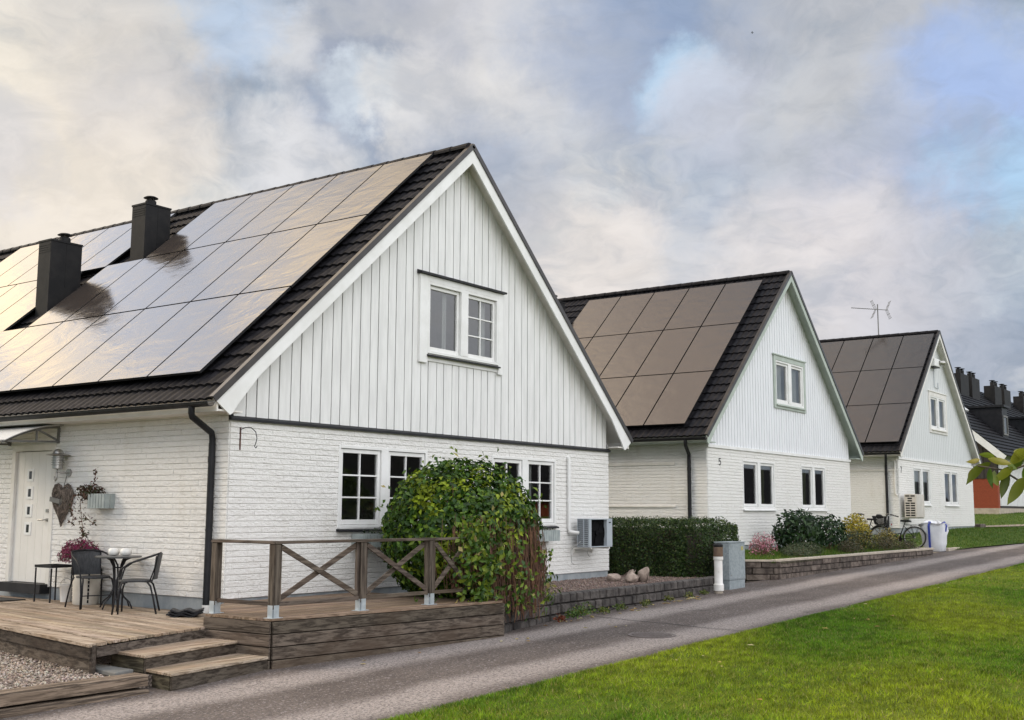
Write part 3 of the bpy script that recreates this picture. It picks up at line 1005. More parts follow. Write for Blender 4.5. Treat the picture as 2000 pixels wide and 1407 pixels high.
    for xa, xb, xc, xd in ((-0.42, 0.0, -0.445, -0.42), (W, W + 0.42, W + 0.42, W + 0.445)):
        mb = MB()
        mb.box(xa, xb, -OV + 0.03, L, HT + 0.035, HT + 0.06)
        mb.box(xc, xd, -OV + 0.03, L, HT + 0.03, HT + 0.24)
        mb.build('eave_box', M[style['eave']], root)
    mb = MB()
    gx, gz, gr = -EV - 0.045, HE - 0.055, 0.062
    arc = [(gx + gr * math.cos(t_), gz + gr * math.sin(t_)) for t_ in np.linspace(math.pi, 2 * math.pi, 9)]
    arc_in = [(gx + (gr - .006) * math.cos(t_), gz + (gr - .006) * math.sin(t_)) for t_ in np.linspace(2 * math.pi, math.pi, 9)]
    mb.prism([(x, -OV + 0.0, z) for x, z in arc + arc_in], (0, L + OV, 0))
    mb.tube([(gx - gr, -OV, gz + 0.003), (gx - gr, L, gz + 0.003)], 0.008, 6)
    mb.build('gutter', M['metal_black'], root)
    px_, py_ = style['pipe']
    mb = MB()
    mb.tube([(gx, py_ - 0.17, gz - 0.03), (gx, py_ - 0.17, gz - 0.13), (gx + 0.02, py_ - 0.165, gz - 0.18), (px_ - 0.03, py_ - 0.015, HT - 0.22), (px_, py_, HT - 0.30), (px_, py_, HT - 0.4)], 0.044, 12)
    mb.tube([(px_, py_, HT - 0.36), (px_, py_, -0.10)], 0.047, 12)
    mb.tube([(px_, py_, HT - 0.62), (px_, py_, HT - 0.54)], 0.052, 12)
    mb.tube([(px_, py_, HT - 1.55), (px_, py_, HT - 1.52)], 0.051, 12)
    mb.box(px_, 0.0, py_ - 0.012, py_ + 0.012, HT - 0.55, HT - 0.53)
    mb.box(px_, 0.0, py_ - 0.012, py_ + 0.012, HT - 1.54, HT - 1.52)
    mb.build('downpipe', M['metal_black'], root, smooth=True, autosmooth=40)
    # storey floors and a far inner wall, so the rooms behind the glass are rooms
    mb = MB()
    mb.box(0.15, W - 0.15, 0.2, L - 0.2, 0.005, 0.02)
    mb.box(0.15, W - 0.15, 0.2, L - 0.2, 2.60, 2.68)
    mb.box(0.15, W - 0.15, 3.8, 3.9, 0.02, 2.60)
    mb.box(2.6, W - 2.6, 3.8, 3.9, 2.68, 4.3)
    mb.build('inner_wall', M[style.get('room', 'room')], root)
    return root, roof, left, right, SL


# --- nearest house
W1 = 9.9553
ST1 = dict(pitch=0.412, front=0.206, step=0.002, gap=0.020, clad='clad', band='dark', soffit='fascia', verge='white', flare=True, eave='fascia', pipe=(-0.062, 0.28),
           holes=((3.92, 6.17, 3.70, 5.10),), room='room')
op1 = ((2.11, 4.14, 0.954, 2.147), (5.96, 7.97, 0.954, 2.147))
H1, R1, left1, right1, SL1 = house('brick_house', 'large white brick house nearest the camera with pale reflecting solar panels', (0, 0, 0), W1, 17.0,
                                   op1, ((4.02, 5.19, 0.0, 2.15),), ST1)
window(H1, 2.09, 4.16, 0.925, 2.165, -0.011, curtains=None)
window(H1, 5.94, 7.99, 0.925, 2.165, -0.011, curtains=((7.30, 7.44, 1.05, 2.05, 'curtain'),))
# upper window: casing boards, left casement plain, right one with glazing bars
ow = MB()
ow.box(3.88, 4.085, -0.056, 0.0, 3.62, 5.10)
ow.box(6.065, 6.20, -0.056, 0.0, 3.62, 5.10)
ow.box(4.085, 6.065, -0.054, 0.0, 5.00, 5.10)
ow.box(4.085, 6.065, -0.030, 0.0, 3.66, 3.785)
oc = ow.build('window_casing', M['white'], H1, bevel=0.004)
d_ = MB()
d_.prism([(3.84, 0.0, 5.175), (3.84, -0.115, 5.135), (3.84, -0.115, 5.105), (3.84, 0.0, 5.10)], (2.40, 0, 0))
d_.build('drip_flashing', M['metal_black'], oc)
window(H1, 4.085, 6.065, 3.785, 5.00, -0.02, grids=((1, 1), (2, 3)), case=0.05, mull=0.20, sash=0.055, proud=0.035, sill_out=0.075,
       curtains=((4.70, 4.83, 3.9, 4.93, 'curtain'), (5.26, 5.42, 3.9, 4.93, 'curtain'), (5.72, 5.92, 3.9, 4.93, 'curtain')))
# solar panels: pitch along the eave, rows up the slope
pc, pr, a0, top1 = 1.165, 2.2, 0.385, 7.09
spec = [(a0 + k * pc, top1) for k in range(5)] + [(a0 + k * pc, top1 - pr) for k in range(6)] + [(a0 + k * pc, top1 - 2 * pr) for k in range(7)]
a2 = 7.40
spec2 = [(a2 + k * pc, top1 - 0.05) for k in range(5)] + [(a2 + 0.75 + k * pc, top1 - 0.05 - pr) for k in range(4)] + [(a2 + 0.75 + k * pc, top1 - 0.05 - 2 * pr) for k in range(4)]
spec = [(y, s) for (y, s) in spec]
panels(R1, left1, spec, pc, pr)
panels(R1, left1, spec2, pc, pr)
chimney(R1, 3.32, 3.92, 6.62, 7.05, 7.21, 5.6, (0.45, 0.5))
chimney(R1, 2.02, 2.70, 7.74, 8.15, 6.37, 4.5, (0.62, 0.5))
# front door in the long side (x = 0)
dm = MB()
dm.box(0.02, 0.06, 4.10, 5.10, 0.05, 2.09)
for k in range(5):
    dm.box(0.014, 0.021, 4.105 + k * 0.198, 4.105 + k * 0.198 + 0.192, 0.055, 2.085)
door = dm.build('door', M['door'], H1)
fm = MB()
fm.box(-0.03, 0.08, 4.0, 4.098, 0.0, 2.10)
fm.box(-0.03, 0.08, 5.102, 5.20, 0.0, 2.10)
fm.box(-0.03, 0.079, 4.0, 5.20, 2.10, 2.20)
fm.build('door_frame', M['fascia'], door, bevel=0.004)
th = MB()
th.box(-0.16, 0.02, 4.02, 5.18, -0.10, 0.045)
pass
th.build('threshold', M['metal_black'], door)
for z in (1.72, 1.44, 1.16, 0.88):
    w_ = MB()
    ring2 = (4.62, 4.80, z - 0.10, z + 0.10)
    w_.box(0.004, 0.0135, 4.62, 4.80, z - 0.10, z - 0.062)
    w_.box(0.004, 0.0135, 4.62, 4.80, z + 0.062, z + 0.10)
    w_.box(0.004, 0.0135, 4.62, 4.668, z - 0.062, z + 0.062)
    w_.box(0.004, 0.0135, 4.752, 4.80, z - 0.062, z + 0.062)
    fr_ = w_.build('door_light', M['white'], door)
    MB().quad((0.010, 4.665, z - 0.065), (0.010, 4.755, z - 0.065), (0.010, 4.755, z + 0.065), (0.010, 4.665, z + 0.065)).build('pane', M['glass_door'], fr_)
h_ = MB()
h_.tube([(0.012, 4.19, 1.02), (-0.05, 4.19, 1.02), (-0.055, 4.20, 1.02), (-0.055, 4.34, 1.015)], 0.011, 8)
h_.lathe([(0.028, 0), (0.028, 0.012)], (0.0, 0, 0), 12) if False else None
h_.obox((0.006, 4.19, 1.02), (0.008, 0, 0), (0, 0.024, 0), (0, 0, 0.024))
h_.obox((0.004, 4.19, 1.16), (0.014, 0, 0), (0, 0.026, 0), (0, 0, 0.026))
h_.build('handle', M['steel'], door, bevel=0.004)
# canopy over the door: brackets and a curved sheet
cm = MB()
n = 10
pp = []
for i in range(n + 1):
    t_ = i / n
    pp.append((-0.02 - 0.95 * t_, 2.475 - 0.04 * t_ - 0.24 * t_ * t_))
for (xa, za), (xb, zb) in zip(pp[:-1], pp[1:]):
    cm.add([(xa, 3.86, za), (xa, 5.5, za), (xb, 5.5, zb), (xb, 3.86, zb), (xa, 3.86, za + .012), (xa, 5.5, za + .012), (xb, 5.5, zb + .012), (xb, 3.86, zb + .012)],
           ((0, 1, 2, 3), (4, 5, 6, 7), (0, 3, 7, 4), (1, 2, 6, 5)))
can = cm.build('door_canopy', M['curtain'], H1, smooth=True, autosmooth=30)
for yy in (3.95, 5.3):
    b_ = MB()
    b_.bar((-0.025, yy, 2.44), (-0.025, yy, 2.20), 0.03, 0.05, (0, 1, 0))
    b_.bar((-0.04, yy, 2.225), (-0.88, yy, 2.195), 0.03, 0.03)
    for (xa, za), (xb, zb) in zip(pp[:-1], pp[1:]):
        b_.bar((xa, yy, za - 0.025), (xb, yy, zb - 0.025), 0.03, 0.032)
    b_.bar((-0.05, yy, 2.25), (-0.40, yy, 2.40), 0.025, 0.025)
    b_.bar((-0.40, yy, 2.215), (-0.40, yy, 2.40), 0.025, 0.025)
    b_.build('bracket', M['slate_sign'], can)
b_ = MB()
b_.box(-0.075, 0.0, 3.84, 5.5, 2.478, 2.53)
b_.box(-0.030, -0.012, 3.86, 5.5, 2.10, 2.20) if False else None
b_.build('canopy_rail', M['metal_black'], can)


# --- second house
D2 = (14.9273, 0.1951, 0.3542)
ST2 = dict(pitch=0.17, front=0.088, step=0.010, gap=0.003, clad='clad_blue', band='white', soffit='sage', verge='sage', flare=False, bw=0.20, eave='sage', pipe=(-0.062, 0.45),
           holes=((4.15, 6.35, 3.66, 5.10),))
H2, R2, left2, right2, SL2 = house('brick_house', 'middle white brick house with sage green eaves, brown solar panels and house number 5', D2, W1, 16.0,
                                   ((2.02, 4.02, 0.954, 2.147), (5.96, 7.80, 0.954, 2.147)), (), ST2)
window(H2, 2.00, 4.04, 0.925, 2.165, -0.011, grids=((1, 1), (1, 1)), sill='white', curtains=((3.45, 3.75, 1.05, 2.06, 'curtain_olive'),))
window(H2, 5.94, 7.82, 0.925, 2.165, -0.011, grids=((1, 1), (1, 1)), sill='white', curtains=((6.35, 6.72, 1.05, 2.06, 'curtain_olive'), (7.05, 7.35, 1.05, 2.06, 'curtain_olive')))
ow = MB()
ring(ow, 4.12, 6.38, 3.66, 5.12, 0.13, -0.05, 0.0)
ow.box(4.07, 6.43, -0.075, 0.0, 5.12, 5.16)
ow.build('window_casing', M['sage'], H2, bevel=0.004)
window(H2, 4.25, 6.25, 3.79, 4.99, -0.02, grids=((1, 1), (1, 1)), sill='sage', case=0.05, mull=0.22, proud=0.02,
       curtains=((4.34, 5.02, 3.9, 4.9, 'curtain'), (5.45, 6.15, 3.9, 4.9, 'curtain')))
spec = [(0.385 + k * 1.155, 6.92 - r_ * 2.2) for r_ in range(3) for k in range(5)]
panels(R2, left2, spec, 1.155, 2.2)
chimney(R2, 3.30, 3.90, 6.62, 7.05, 7.20, 5.6, (0.45, 0.5))
lm = MB()
lm.box(-0.045, 0.0, 0.85, 6.5, 1.98, 2.045)
lm.box(-0.045, 0.0, 0.85, 6.5, 0.94, 0.985)
lm.build('wall_ledge', M['fascia'], H2)


def number(ch, x, z, h, parent, y=-0.020):
    """house number in black relief strokes"""
    mb = MB()
    if ch == '5':
        pts = [(0.62, 1.0), (0.12, 1.0), (0.06, 0.56), (0.30, 0.63), (0.52, 0.56), (0.64, 0.34), (0.52, 0.10), (0.28, 0.0), (0.04, 0.10)]
    else:
        pts = [(0.0, 1.0), (0.62, 1.0), (0.40, 0.55), (0.24, 0.0)]
    p3 = [(x + a * h, y, z + b * h) for a, b in pts]
    for a, b in zip(p3[:-1], p3[1:]):
        mb.bar(a, b, 0.014, h * 0.13, (0, 0, 1) if abs(a[2] - b[2]) < abs(a[0] - b[0]) else (1, 0, 0))
    return mb.build('house_number', M['num'], parent)


number('5', 0.62, 1.985, 0.16, H2)

# --- third house
D3 = (30.1052, 0.3036, 0.6558)
ST3 = dict(pitch=0.24, front=0.13, step=0.004, gap=0.002, clad='clad_grey', band='white', soffit='fascia', verge='fascia', flare=False, bw=0.20, eave='fascia', pipe=(-0.062, 0.40),
           holes=((4.02, 6.35, 3.58, 5.12),))
H3, R3, left3, right3, SL3 = house('brick_house', 'farthest white brick house with dark grey solar panels and a television aerial on its ridge', D3, W1, 16.0,
                                   ((1.75, 3.75, 0.874, 2.147), (5.70, 7.60, 0.874, 2.147)), (), ST3)
window(H3, 1.73, 3.77, 0.845, 2.165, -0.011, grids=((1, 1), (1, 1)), sill='white', curtains=((1.85, 2.62, 0.95, 2.06, 'curtain_green'), (2.88, 3.65, 0.95, 2.06, 'curtain_green')))
window(H3, 5.68, 7.62, 0.845, 2.165, -0.011, grids=((1, 1), (1, 1)), sill='white', curtains=((7.1, 7.5, 0.95, 2.06, 'curtain_olive'),))
ow = MB()
ring(ow, 4.0, 6.38, 3.56, 5.14, 0.16, -0.045, 0.0)
ow.box(3.96, 6.42, -0.07, 0.0, 5.14, 5.175)
ow.build('window_casing', M['fascia'], H3, bevel=0.004)
window(H3, 4.16, 6.22, 3.72, 4.98, -0.02, grids=((1, 1), (1, 1)), sill='fascia', case=0.05, mull=0.2, proud=0.02,
       curtains=((4.26, 5.0, 3.8, 4.9, 'curtain'), (5.4, 6.1, 3.8, 4.9, 'curtain')))
spec = [(-0.17 + k * 1.19, 7.06 - r_ * 2.23) for r_ in range(3) for k in range(5)]
panels(R3, left3, spec, 1.19, 2.23)
number('7', 0.22, 1.93, 0.20, H3)
lm = MB()
lm.box(-0.045, 0.0, 0.02, 6.5, 1.98, 2.05)
lm.build('wall_ledge', M['fascia'], H3)
mb = MB()
mb.tube([(-0.05, 0.10, 2.36), (-0.05, 0.10, 1.2), (-0.05, 0.05, 1.12)], 0.035, 8)
mb.box(-0.09, 0.0, 0.02, 0.22, 2.34, 2.42)
mb.build('pipe_duct', M['fascia'], H3)

# ---------------------------------------------------------------- terrace in front of the nearest house
def shade_c(lo=0.8, hi=1.15):
    s = RNG.uniform(lo, hi)
    return (s, s * RNG.uniform(0.97, 1.01), s * RNG.uniform(0.93, 1.0))


def clip_poly(poly, a, b, c):
    """keep the side a*x+b*y<=c of a 2-D polygon"""
    out = []
    for i in range(len(poly)):
        p, q = poly[i], poly[(i + 1) % len(poly)]
        dp, dq = a * p[0] + b * p[1] - c, a * q[0] + b * q[1] - c
        if dp <= 0:
            out.append(p)
        if dp * dq < 0:
            t_ = dp / (dp - dq)
            out.append((p[0] + (q[0] - p[0]) * t_, p[1] + (q[1] - p[1]) * t_))
    return out


def decking(mb, poly, direction, pitch, gap, z0, z1):
    dx, dy = direction
    nx, ny = -dy, dx
    ks = [p[0] * nx + p[1] * ny for p in poly]
    k = min(ks)
    while k < max(ks):
        a, b = k + gap / 2, k + pitch - gap / 2
        pl = clip_poly(clip_poly(poly, nx, ny, b), -nx, -ny, -a)
        if len(pl) >= 3:
            mb.col = shade_c(0.66, 1.15)
            dz_ = RNG.uniform(-0.002, 0.002)
            mb.prism([(x, y, z0 + dz_) for x, y in pl], (0, 0, z1 - z0))
        k += pitch


DZ = -0.18
deck = thing('deck', 'low weathered wooden deck with bistro set in front of the white door', 'deck', (-3.2, -1.7, -0.6))
O = (-3.2, -1.7, -0.6)
A, B, C_, E_ = (-3.165, -1.674), (-1.275, -1.20), (-1.26, -1.16), (-0.02, 0.02)
FARL = (-1.64, 6.2)
main_poly = [A, B, C_, (-0.05, -0.02), (-0.05, 6.2), FARL]
dl = Vector((FARL[0] - A[0], FARL[1] - A[1])).normalized()
inner = [(A[0] + 0.30 * dl.y + 0.0, A[1] + 0.07), B, C_, (-0.05, -0.02), (-0.05, 6.2), (FARL[0] + 0.30, 6.2)]
mb = MB()
decking(mb, inner, (dl.x, dl.y), 0.122, 0.012, DZ - 0.028, DZ)
mb.build('deck_board', M['deck'], deck, O)
mb = MB()
mb.col = (1.0, 0.98, 0.95)
mb.prism([(A[0] - 0.02, A[1] - 0.02, DZ - 0.034), (A[0] + 0.24, A[1] + 0.05, DZ - 0.034), (FARL[0] + 0.25, FARL[1], DZ - 0.034), (FARL[0] - 0.02, FARL[1], DZ - 0.034)], (0, 0, 0.034))
mb.build('edge_board', M['deck'], deck, O)
mb = MB()
mb.col = (0.5, 0.48, 0.46)
mb.bar((A[0] + 0.03, A[1] + 0.01, DZ - 0.10), (FARL[0] + 0.03, FARL[1], DZ - 0.10), 0.03, 0.125)
mb.build('edge_beam', M['wood_y'], deck, O)
mb = MB()
mb.col = (0.95, 0.95, 0.93)
mb.bar((A[0] + 0.07, A[1] + 0.02, -0.40), (FARL[0] + 0.07, FARL[1], -0.40), 0.03, 0.27)
mb.col = (0.6, 0.6, 0.6)
mb.bar((A[0] + 0.055, A[1] + 0.012, -0.52), (A[0] + 0.055, A[1] + 0.012, -0.2), 0.05, 0.04, (0, 1, 0))
mb.build('skirt_board', M['wood_y'], deck, O)
mb = MB()
mb.col = (0.85, 0.86, 0.88)
mb.bar((A[0] + 0.10, A[1] + 0.03, DZ - 0.095), (B[0], B[1], DZ - 0.079), 0.03, 0.098)
mb.build('front_beam', M['wood_x'], deck, O)

# raised deck along the gable
RZ = -0.035
rd = thing('raised_deck', 'raised wooden deck with plank sides under the crossed railing', 'deck', (-1.2, -2.2, -0.6))
O = (-1.2, -2.2, -0.6)
Ra, Rb, Rc, Rd = (-1.27, -1.17), (-1.24, -2.27), (2.55, -2.74), (2.62, -0.02)
mb = MB()
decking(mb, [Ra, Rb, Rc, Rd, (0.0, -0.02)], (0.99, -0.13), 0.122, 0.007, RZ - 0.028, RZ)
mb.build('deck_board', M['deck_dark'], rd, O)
for side, (p, q) in (('x', (Rb, Rc)), ('y', (Ra, Rb))):
    for k in range(5):
        z = RZ - 0.032 - k * 0.142
        mb = MB()
        mb.col = shade_c(0.66, 1.08)
        d2 = Vector((q[0] - p[0], q[1] - p[1])).normalized()
        o2 = Vector((d2.y, -d2.x)) * 0.012
        e0 = 0.012 if side == 'x' else 0.0
        if side == 'x':
            n_ = Vector((d2.y, -d2.x))
        mb.bar((p[0] + o2.x + d2.x * e0, p[1] + o2.y + d2.y * e0, z - 0.069), (q[0] + o2.x - d2.x * (0.0 if side == 'x' else 0.004), q[1] + o2.y - d2.y * (0.0 if side == 'x' else 0.004), z - 0.069), 0.03, 0.131)
        mb.build('side_plank', M['wood_' + side], rd, O, bevel=0.003)
mb = MB()
mb.col = (0.35, 0.33, 0.32)
mb.prism([(Rb[0] + .05, Rb[1] + .06, -0.78), (Rc[0] - .03, Rc[1] + .06, -0.78), (2.5, -0.1, -0.78), (0.0, -0.1, -0.78), (Ra[0] + .06, Ra[1], -0.78)], (0, 0, 0.70))
mb.build('frame', M['soil'], rd, O)
mb = MB()
mb.col = (0.8, 0.8, 0.8)
mb.bar((2.57, -2.75, -0.42), (2.62, -0.05, -0.42), 0.03, 0.7)
mb.build('end_board', M['wood_y'], rd, O)

# two steps down to the lane
for name_lbl, z, pts in (('upper wooden step between the deck and the lower step', -0.305, ((-2.73, -1.40), (-2.78, -2.06), (-1.272, -1.75), (-1.272, -1.17))),
                         ('lower wooden step beside the asphalt lane', -0.445, ((-2.74, -2.00), (-2.81, -2.53), (-1.275, -2.265), (-1.275, -1.72)))):
    st = thing('wooden_step', name_lbl, 'step', (pts[1][0], pts[1][1], z - 0.16), 0, 'steps up to the deck')
    O = (pts[1][0], pts[1][1], z - 0.16)
    P0, P1, P2, P3 = [Vector(q) for q in pts]
    nb = 4
    for k in range(nb):
        f0, f1 = k / nb + 0.006, (k + 1) / nb - 0.006
        a, b = P1.lerp(P0, f0), P1.lerp(P0, f1)
        c, d = P2.lerp(P3, f1), P2.lerp(P3, f0)
        if k == 0:
            a, d = a + (P1 - P0).normalized() * 0.02, d + (P2 - P3).normalized() * 0.02
        mb = MB()
        mb.col = shade_c(0.82, 1.1)
        mb.prism([(q.x, q.y, z - 0.028) for q in (a, d, c, b)], (0, 0, 0.028))
        mb.build('tread', M['deck_x'], st, O, bevel=0.003)
    mb = MB()
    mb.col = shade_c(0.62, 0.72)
    mb.bar((P1.x + .03, P1.y + 0.02, z - 0.105), (P2.x, P2.y + 0.02, z - 0.105), 0.03, 0.15)
    mb.build('riser', M['wood_x'], st, O)
    mb = MB()
    mb.col = (0.75, 0.8, 0.66)
    mb.bar((P1.x + .045, P1.y + 0.05, z - 0.105), (P0.x + .045, P0.y, z - 0.105), 0.03, 0.15)
    mb.build('end_board', M['wood_y'], st, O)
sl = MB()
sl.prism([(-3.12, -2.06, -0.492), (-2.84, -1.98, -0.492), (-2.80, -1.36, -0.492), (-3.0, -1.36, -0.492)], (0, 0, 0.05))
tag(sl.build('paving_slab', M['slate_sign'], None, (-2.8, -1.6, -0.49), bevel=0.012, segs=2), 'thin grey slab lying on pebbles beside the upper step', 'slab')

# railing
rl = thing('deck_railing', 'weathered wooden railing with crossed braces on steel post feet', 'railing', (-1.1, -2.2, RZ))
O = (-1.1, -2.2, RZ)
PT = RZ + 0.87
posts = [(-1.13, -1.17), (-1.15, -2.20), (0.22, -2.27), (1.46, -2.34), (2.30, -2.40)]
for k, (x, y) in enumerate(posts):
    mb = MB()
    if k < 4:
        mb.col = shade_c(0.72, 0.9)
        mb.box(x - 0.048, x + 0.048, y - 0.048, y + 0.048, RZ + 0.10, PT - 0.035)
        mb.build('post', M['wood_z'], rl, O, bevel=0.006)
        mb = MB()
        mb.box(x - 0.04, x + 0.04, y - 0.052, y - 0.0485, RZ, RZ + 0.145)
        mb.box(x - 0.0525, x - 0.0485, y - 0.04, y + 0.04, RZ, RZ + 0.145)
        mb.box(x - 0.045, x + 0.045, y - 0.045, y + 0.045, RZ + 0.004, RZ + 0.098)
        mb.box(x - 0.09, x + 0.09, y - 0.065, y + 0.065, RZ + 0.0005, RZ + 0.006)
        mb.build('post_foot', M['galv_post'], rl, O)
for k in range(4):
    p, q = Vector(posts[k]), Vector(posts[k + 1])
    d = (q - p).normalized()
    wm = M['wood_y'] if k == 0 else M['wood_x']
    mb = MB()
    mb.col = shade_c(0.75, 1.0)
    pa, qa = p - d * (0.06 if k else 0.05), q + d * 0.045
    mb.bar((p.x - d.x * 0.045, p.y - d.y * 0.045, PT - 0.017 - 0.001 * k), (q.x + d.x * 0.045, q.y + d.y * 0.045, PT - 0.017 - 0.001 * k), 0.115, 0.034)
    mb.build('top_rail', wm, rl, O, bevel=0.004)
    mb = MB()
    mb.col = shade_c(0.7, 0.95)
    mb.bar((p.x + d.x * 0.049, p.y + d.y * 0.049, RZ + 0.155), (q.x - d.x * 0.049, q.y - d.y * 0.049, RZ + 0.155), 0.045, 0.045)
    mb.build('bottom_rail', wm, rl, O, bevel=0.003)
    if k:
        for e in (p + d * 0.064, q - d * 0.064):
            mb = MB()
            mb.col = shade_c(0.7, 0.95)
            mb.bar((e.x, e.y, RZ + 0.179), (e.x, e.y, PT - 0.037), 0.03, 0.055, (d.x, d.y, 0))
            mb.build('stile', M['wood_z'], rl, O)
        n_ = Vector((d.y, -d.x)) * 0.012
        a, b = p + d * 0.082, q - d * 0.082
        for s_, (z0, z1) in ((1, (PT - 0.07, RZ + 0.205)), (-1, (RZ + 0.205, PT - 0.07))):
            mb = MB()
            mb.col = shade_c(0.8, 1.05)
            mb.bar((a.x + n_.x * s_, a.y + n_.y * s_, z0), (b.x + n_.x * s_, b.y + n_.y * s_, z1), 0.022, 0.062)
            mb.build('brace', M['wood_x'], rl, O, bevel=0.002)

# sleeper kerb and pebbles left of the steps
for lbl, y0, y1, z0, z1, x1, c in (('upper old timber sleeper edging the pebble bed', -2.34, -2.10, -0.565, -0.455, -2.93, 1.05), ('lower old timber sleeper lying on the lane edge', -2.42, -2.14, -0.70, -0.590, -2.97, 0.85)):
    mb = MB()
    mb.col = (c, c, c)
    n = 26
    vs = []
    for i in range(n + 1):
        x = x1 - 4.6 * i / n
        r_ = lambda: RNG.uniform(-0.007, 0.007)
        vs += [(x, y0 + r_() - 0.006, z0), (x, y0 + r_(), z1 - 0.02), (x, y0 + 0.02 + r_(), z1 + r_() * .5), (x, y1 - 0.02, z1 + r_() * .5), (x, y1, z0)]
    fs = [(i * 5 + j, i * 5 + j + 1, (i + 1) * 5 + j + 1, (i + 1) * 5 + j) for i in range(n) for j in range(4)] + [(4, 3, 2, 1, 0), tuple(n * 5 + j for j in range(5))]
    mb.add(vs, fs)
    o_ = mb.build('sleeper', M['sleeper'], None, (x1, y0, z0))
    tag(o_, lbl, 'timber', 'old timbers edging the pebbles')
gb = MB()
gb.prism([(-9, -2.14, -0.62), (-2.60, -2.14, -0.62), (-2.5, -1.0, -0.62), (-1.2, -0.9, -0.62), (-1.0, 7, -0.62), (-9, 7, -0.62)], (0, 0, 0.125))
structure(gb.build('pebble_bed', M['gravel'], None, (-3, -1, -0.62)))
gb = MB()
gb.prism([(2.64, -2.42, -0.55), (5.0, -2.05, -0.55), (7.2, -2.03, -0.55), (10.5, -1.92, -0.55), (10.9, -1.8, -0.55), (12.6, -1.55, -0.55), (12.6, 6, -0.55), (10.0, 6, -0.55), (9.9, 0.05, -0.55), (2.64, 0.05, -0.55)], (0, 0, 0.42))
structure(gb.build('gravel_bed', M['gravel'], None, (6, -1, -0.55)))


def pebbles(name, label, n, xs, ys, z, size, cols, keep=None):
    X = NP.uniform(*xs, n)
    Y = NP.uniform(*ys, n)
    if keep is not None:
        k = keep(X, Y)
        X, Y = X[k], Y[k]
    n = len(X)
    base = np.array([(1, 0, 0), (0, 1, 0), (-1, 0, 0), (0, -1, 0), (0, 0, 0.75), (0, 0, -0.5)])
    tri = np.array([(0, 1, 4), (1, 2, 4), (2, 3, 4), (3, 0, 4), (1, 0, 5), (2, 1, 5), (3, 2, 5), (0, 3, 5)])
    a = NP.uniform(0, 6.28, n)
    s = size * NP.uniform(0.5, 1.4, (n, 1)) * np.array([1, 1, 1]) * NP.uniform(0.6, 1.2, (n, 3))
    v = base[None] * s[:, None]
    ca, sa = np.cos(a)[:, None], np.sin(a)[:, None]
    vx = v[..., 0] * ca - v[..., 1] * sa
    vy = v[..., 0] * sa + v[..., 1] * ca
    tilt = NP.uniform(-0.3, 0.3, (n, 1))
    vz = v[..., 2] + vx * tilt
    P_ = np.stack([vx + X[:, None], vy + Y[:, None], vz + z + NP.uniform(0, 0.012, (n, 1))], -1).reshape(-1, 3)
    idx = (np.arange(n)[:, None, None] * 6 + tri[None]).reshape(-1, 3)
    o = mesh_np(name, P_, 3, idx, np.repeat(palette(n, cols), 6, axis=0), M['pebble'])
    return tag(o, label, 'pebbles', kind='stuff')


PEB = [(0.42, 0.35, 0.29), (0.31, 0.25, 0.21), (0.22, 0.17, 0.14), (0.50, 0.44, 0.38), (0.36, 0.27, 0.21)]
pebbles('loose_pebbles', 'pale loose pebbles behind the old timber sleepers', 9000, (-6.0, -2.4), (-2.12, 1.5), -0.492, 0.019, PEB,
        lambda X, Y: (X < A[0] + 0.12 + (Y - A[1]) * dl.x / dl.y))
pebbles('loose_gravel', 'reddish brown gravel above the dark block wall', 14000, (2.7, 12), (-2.4, 0.0), -0.128, 0.017,
        [(0.24, 0.16, 0.13), (0.17, 0.115, 0.095), (0.32, 0.24, 0.20), (0.20, 0.15, 0.13)], lambda X, Y: Y > np.interp(X, [2.6, 5, 7.2, 10.5, 12.6], [-2.38, -2.0, -2.0, -1.9, -1.5]))


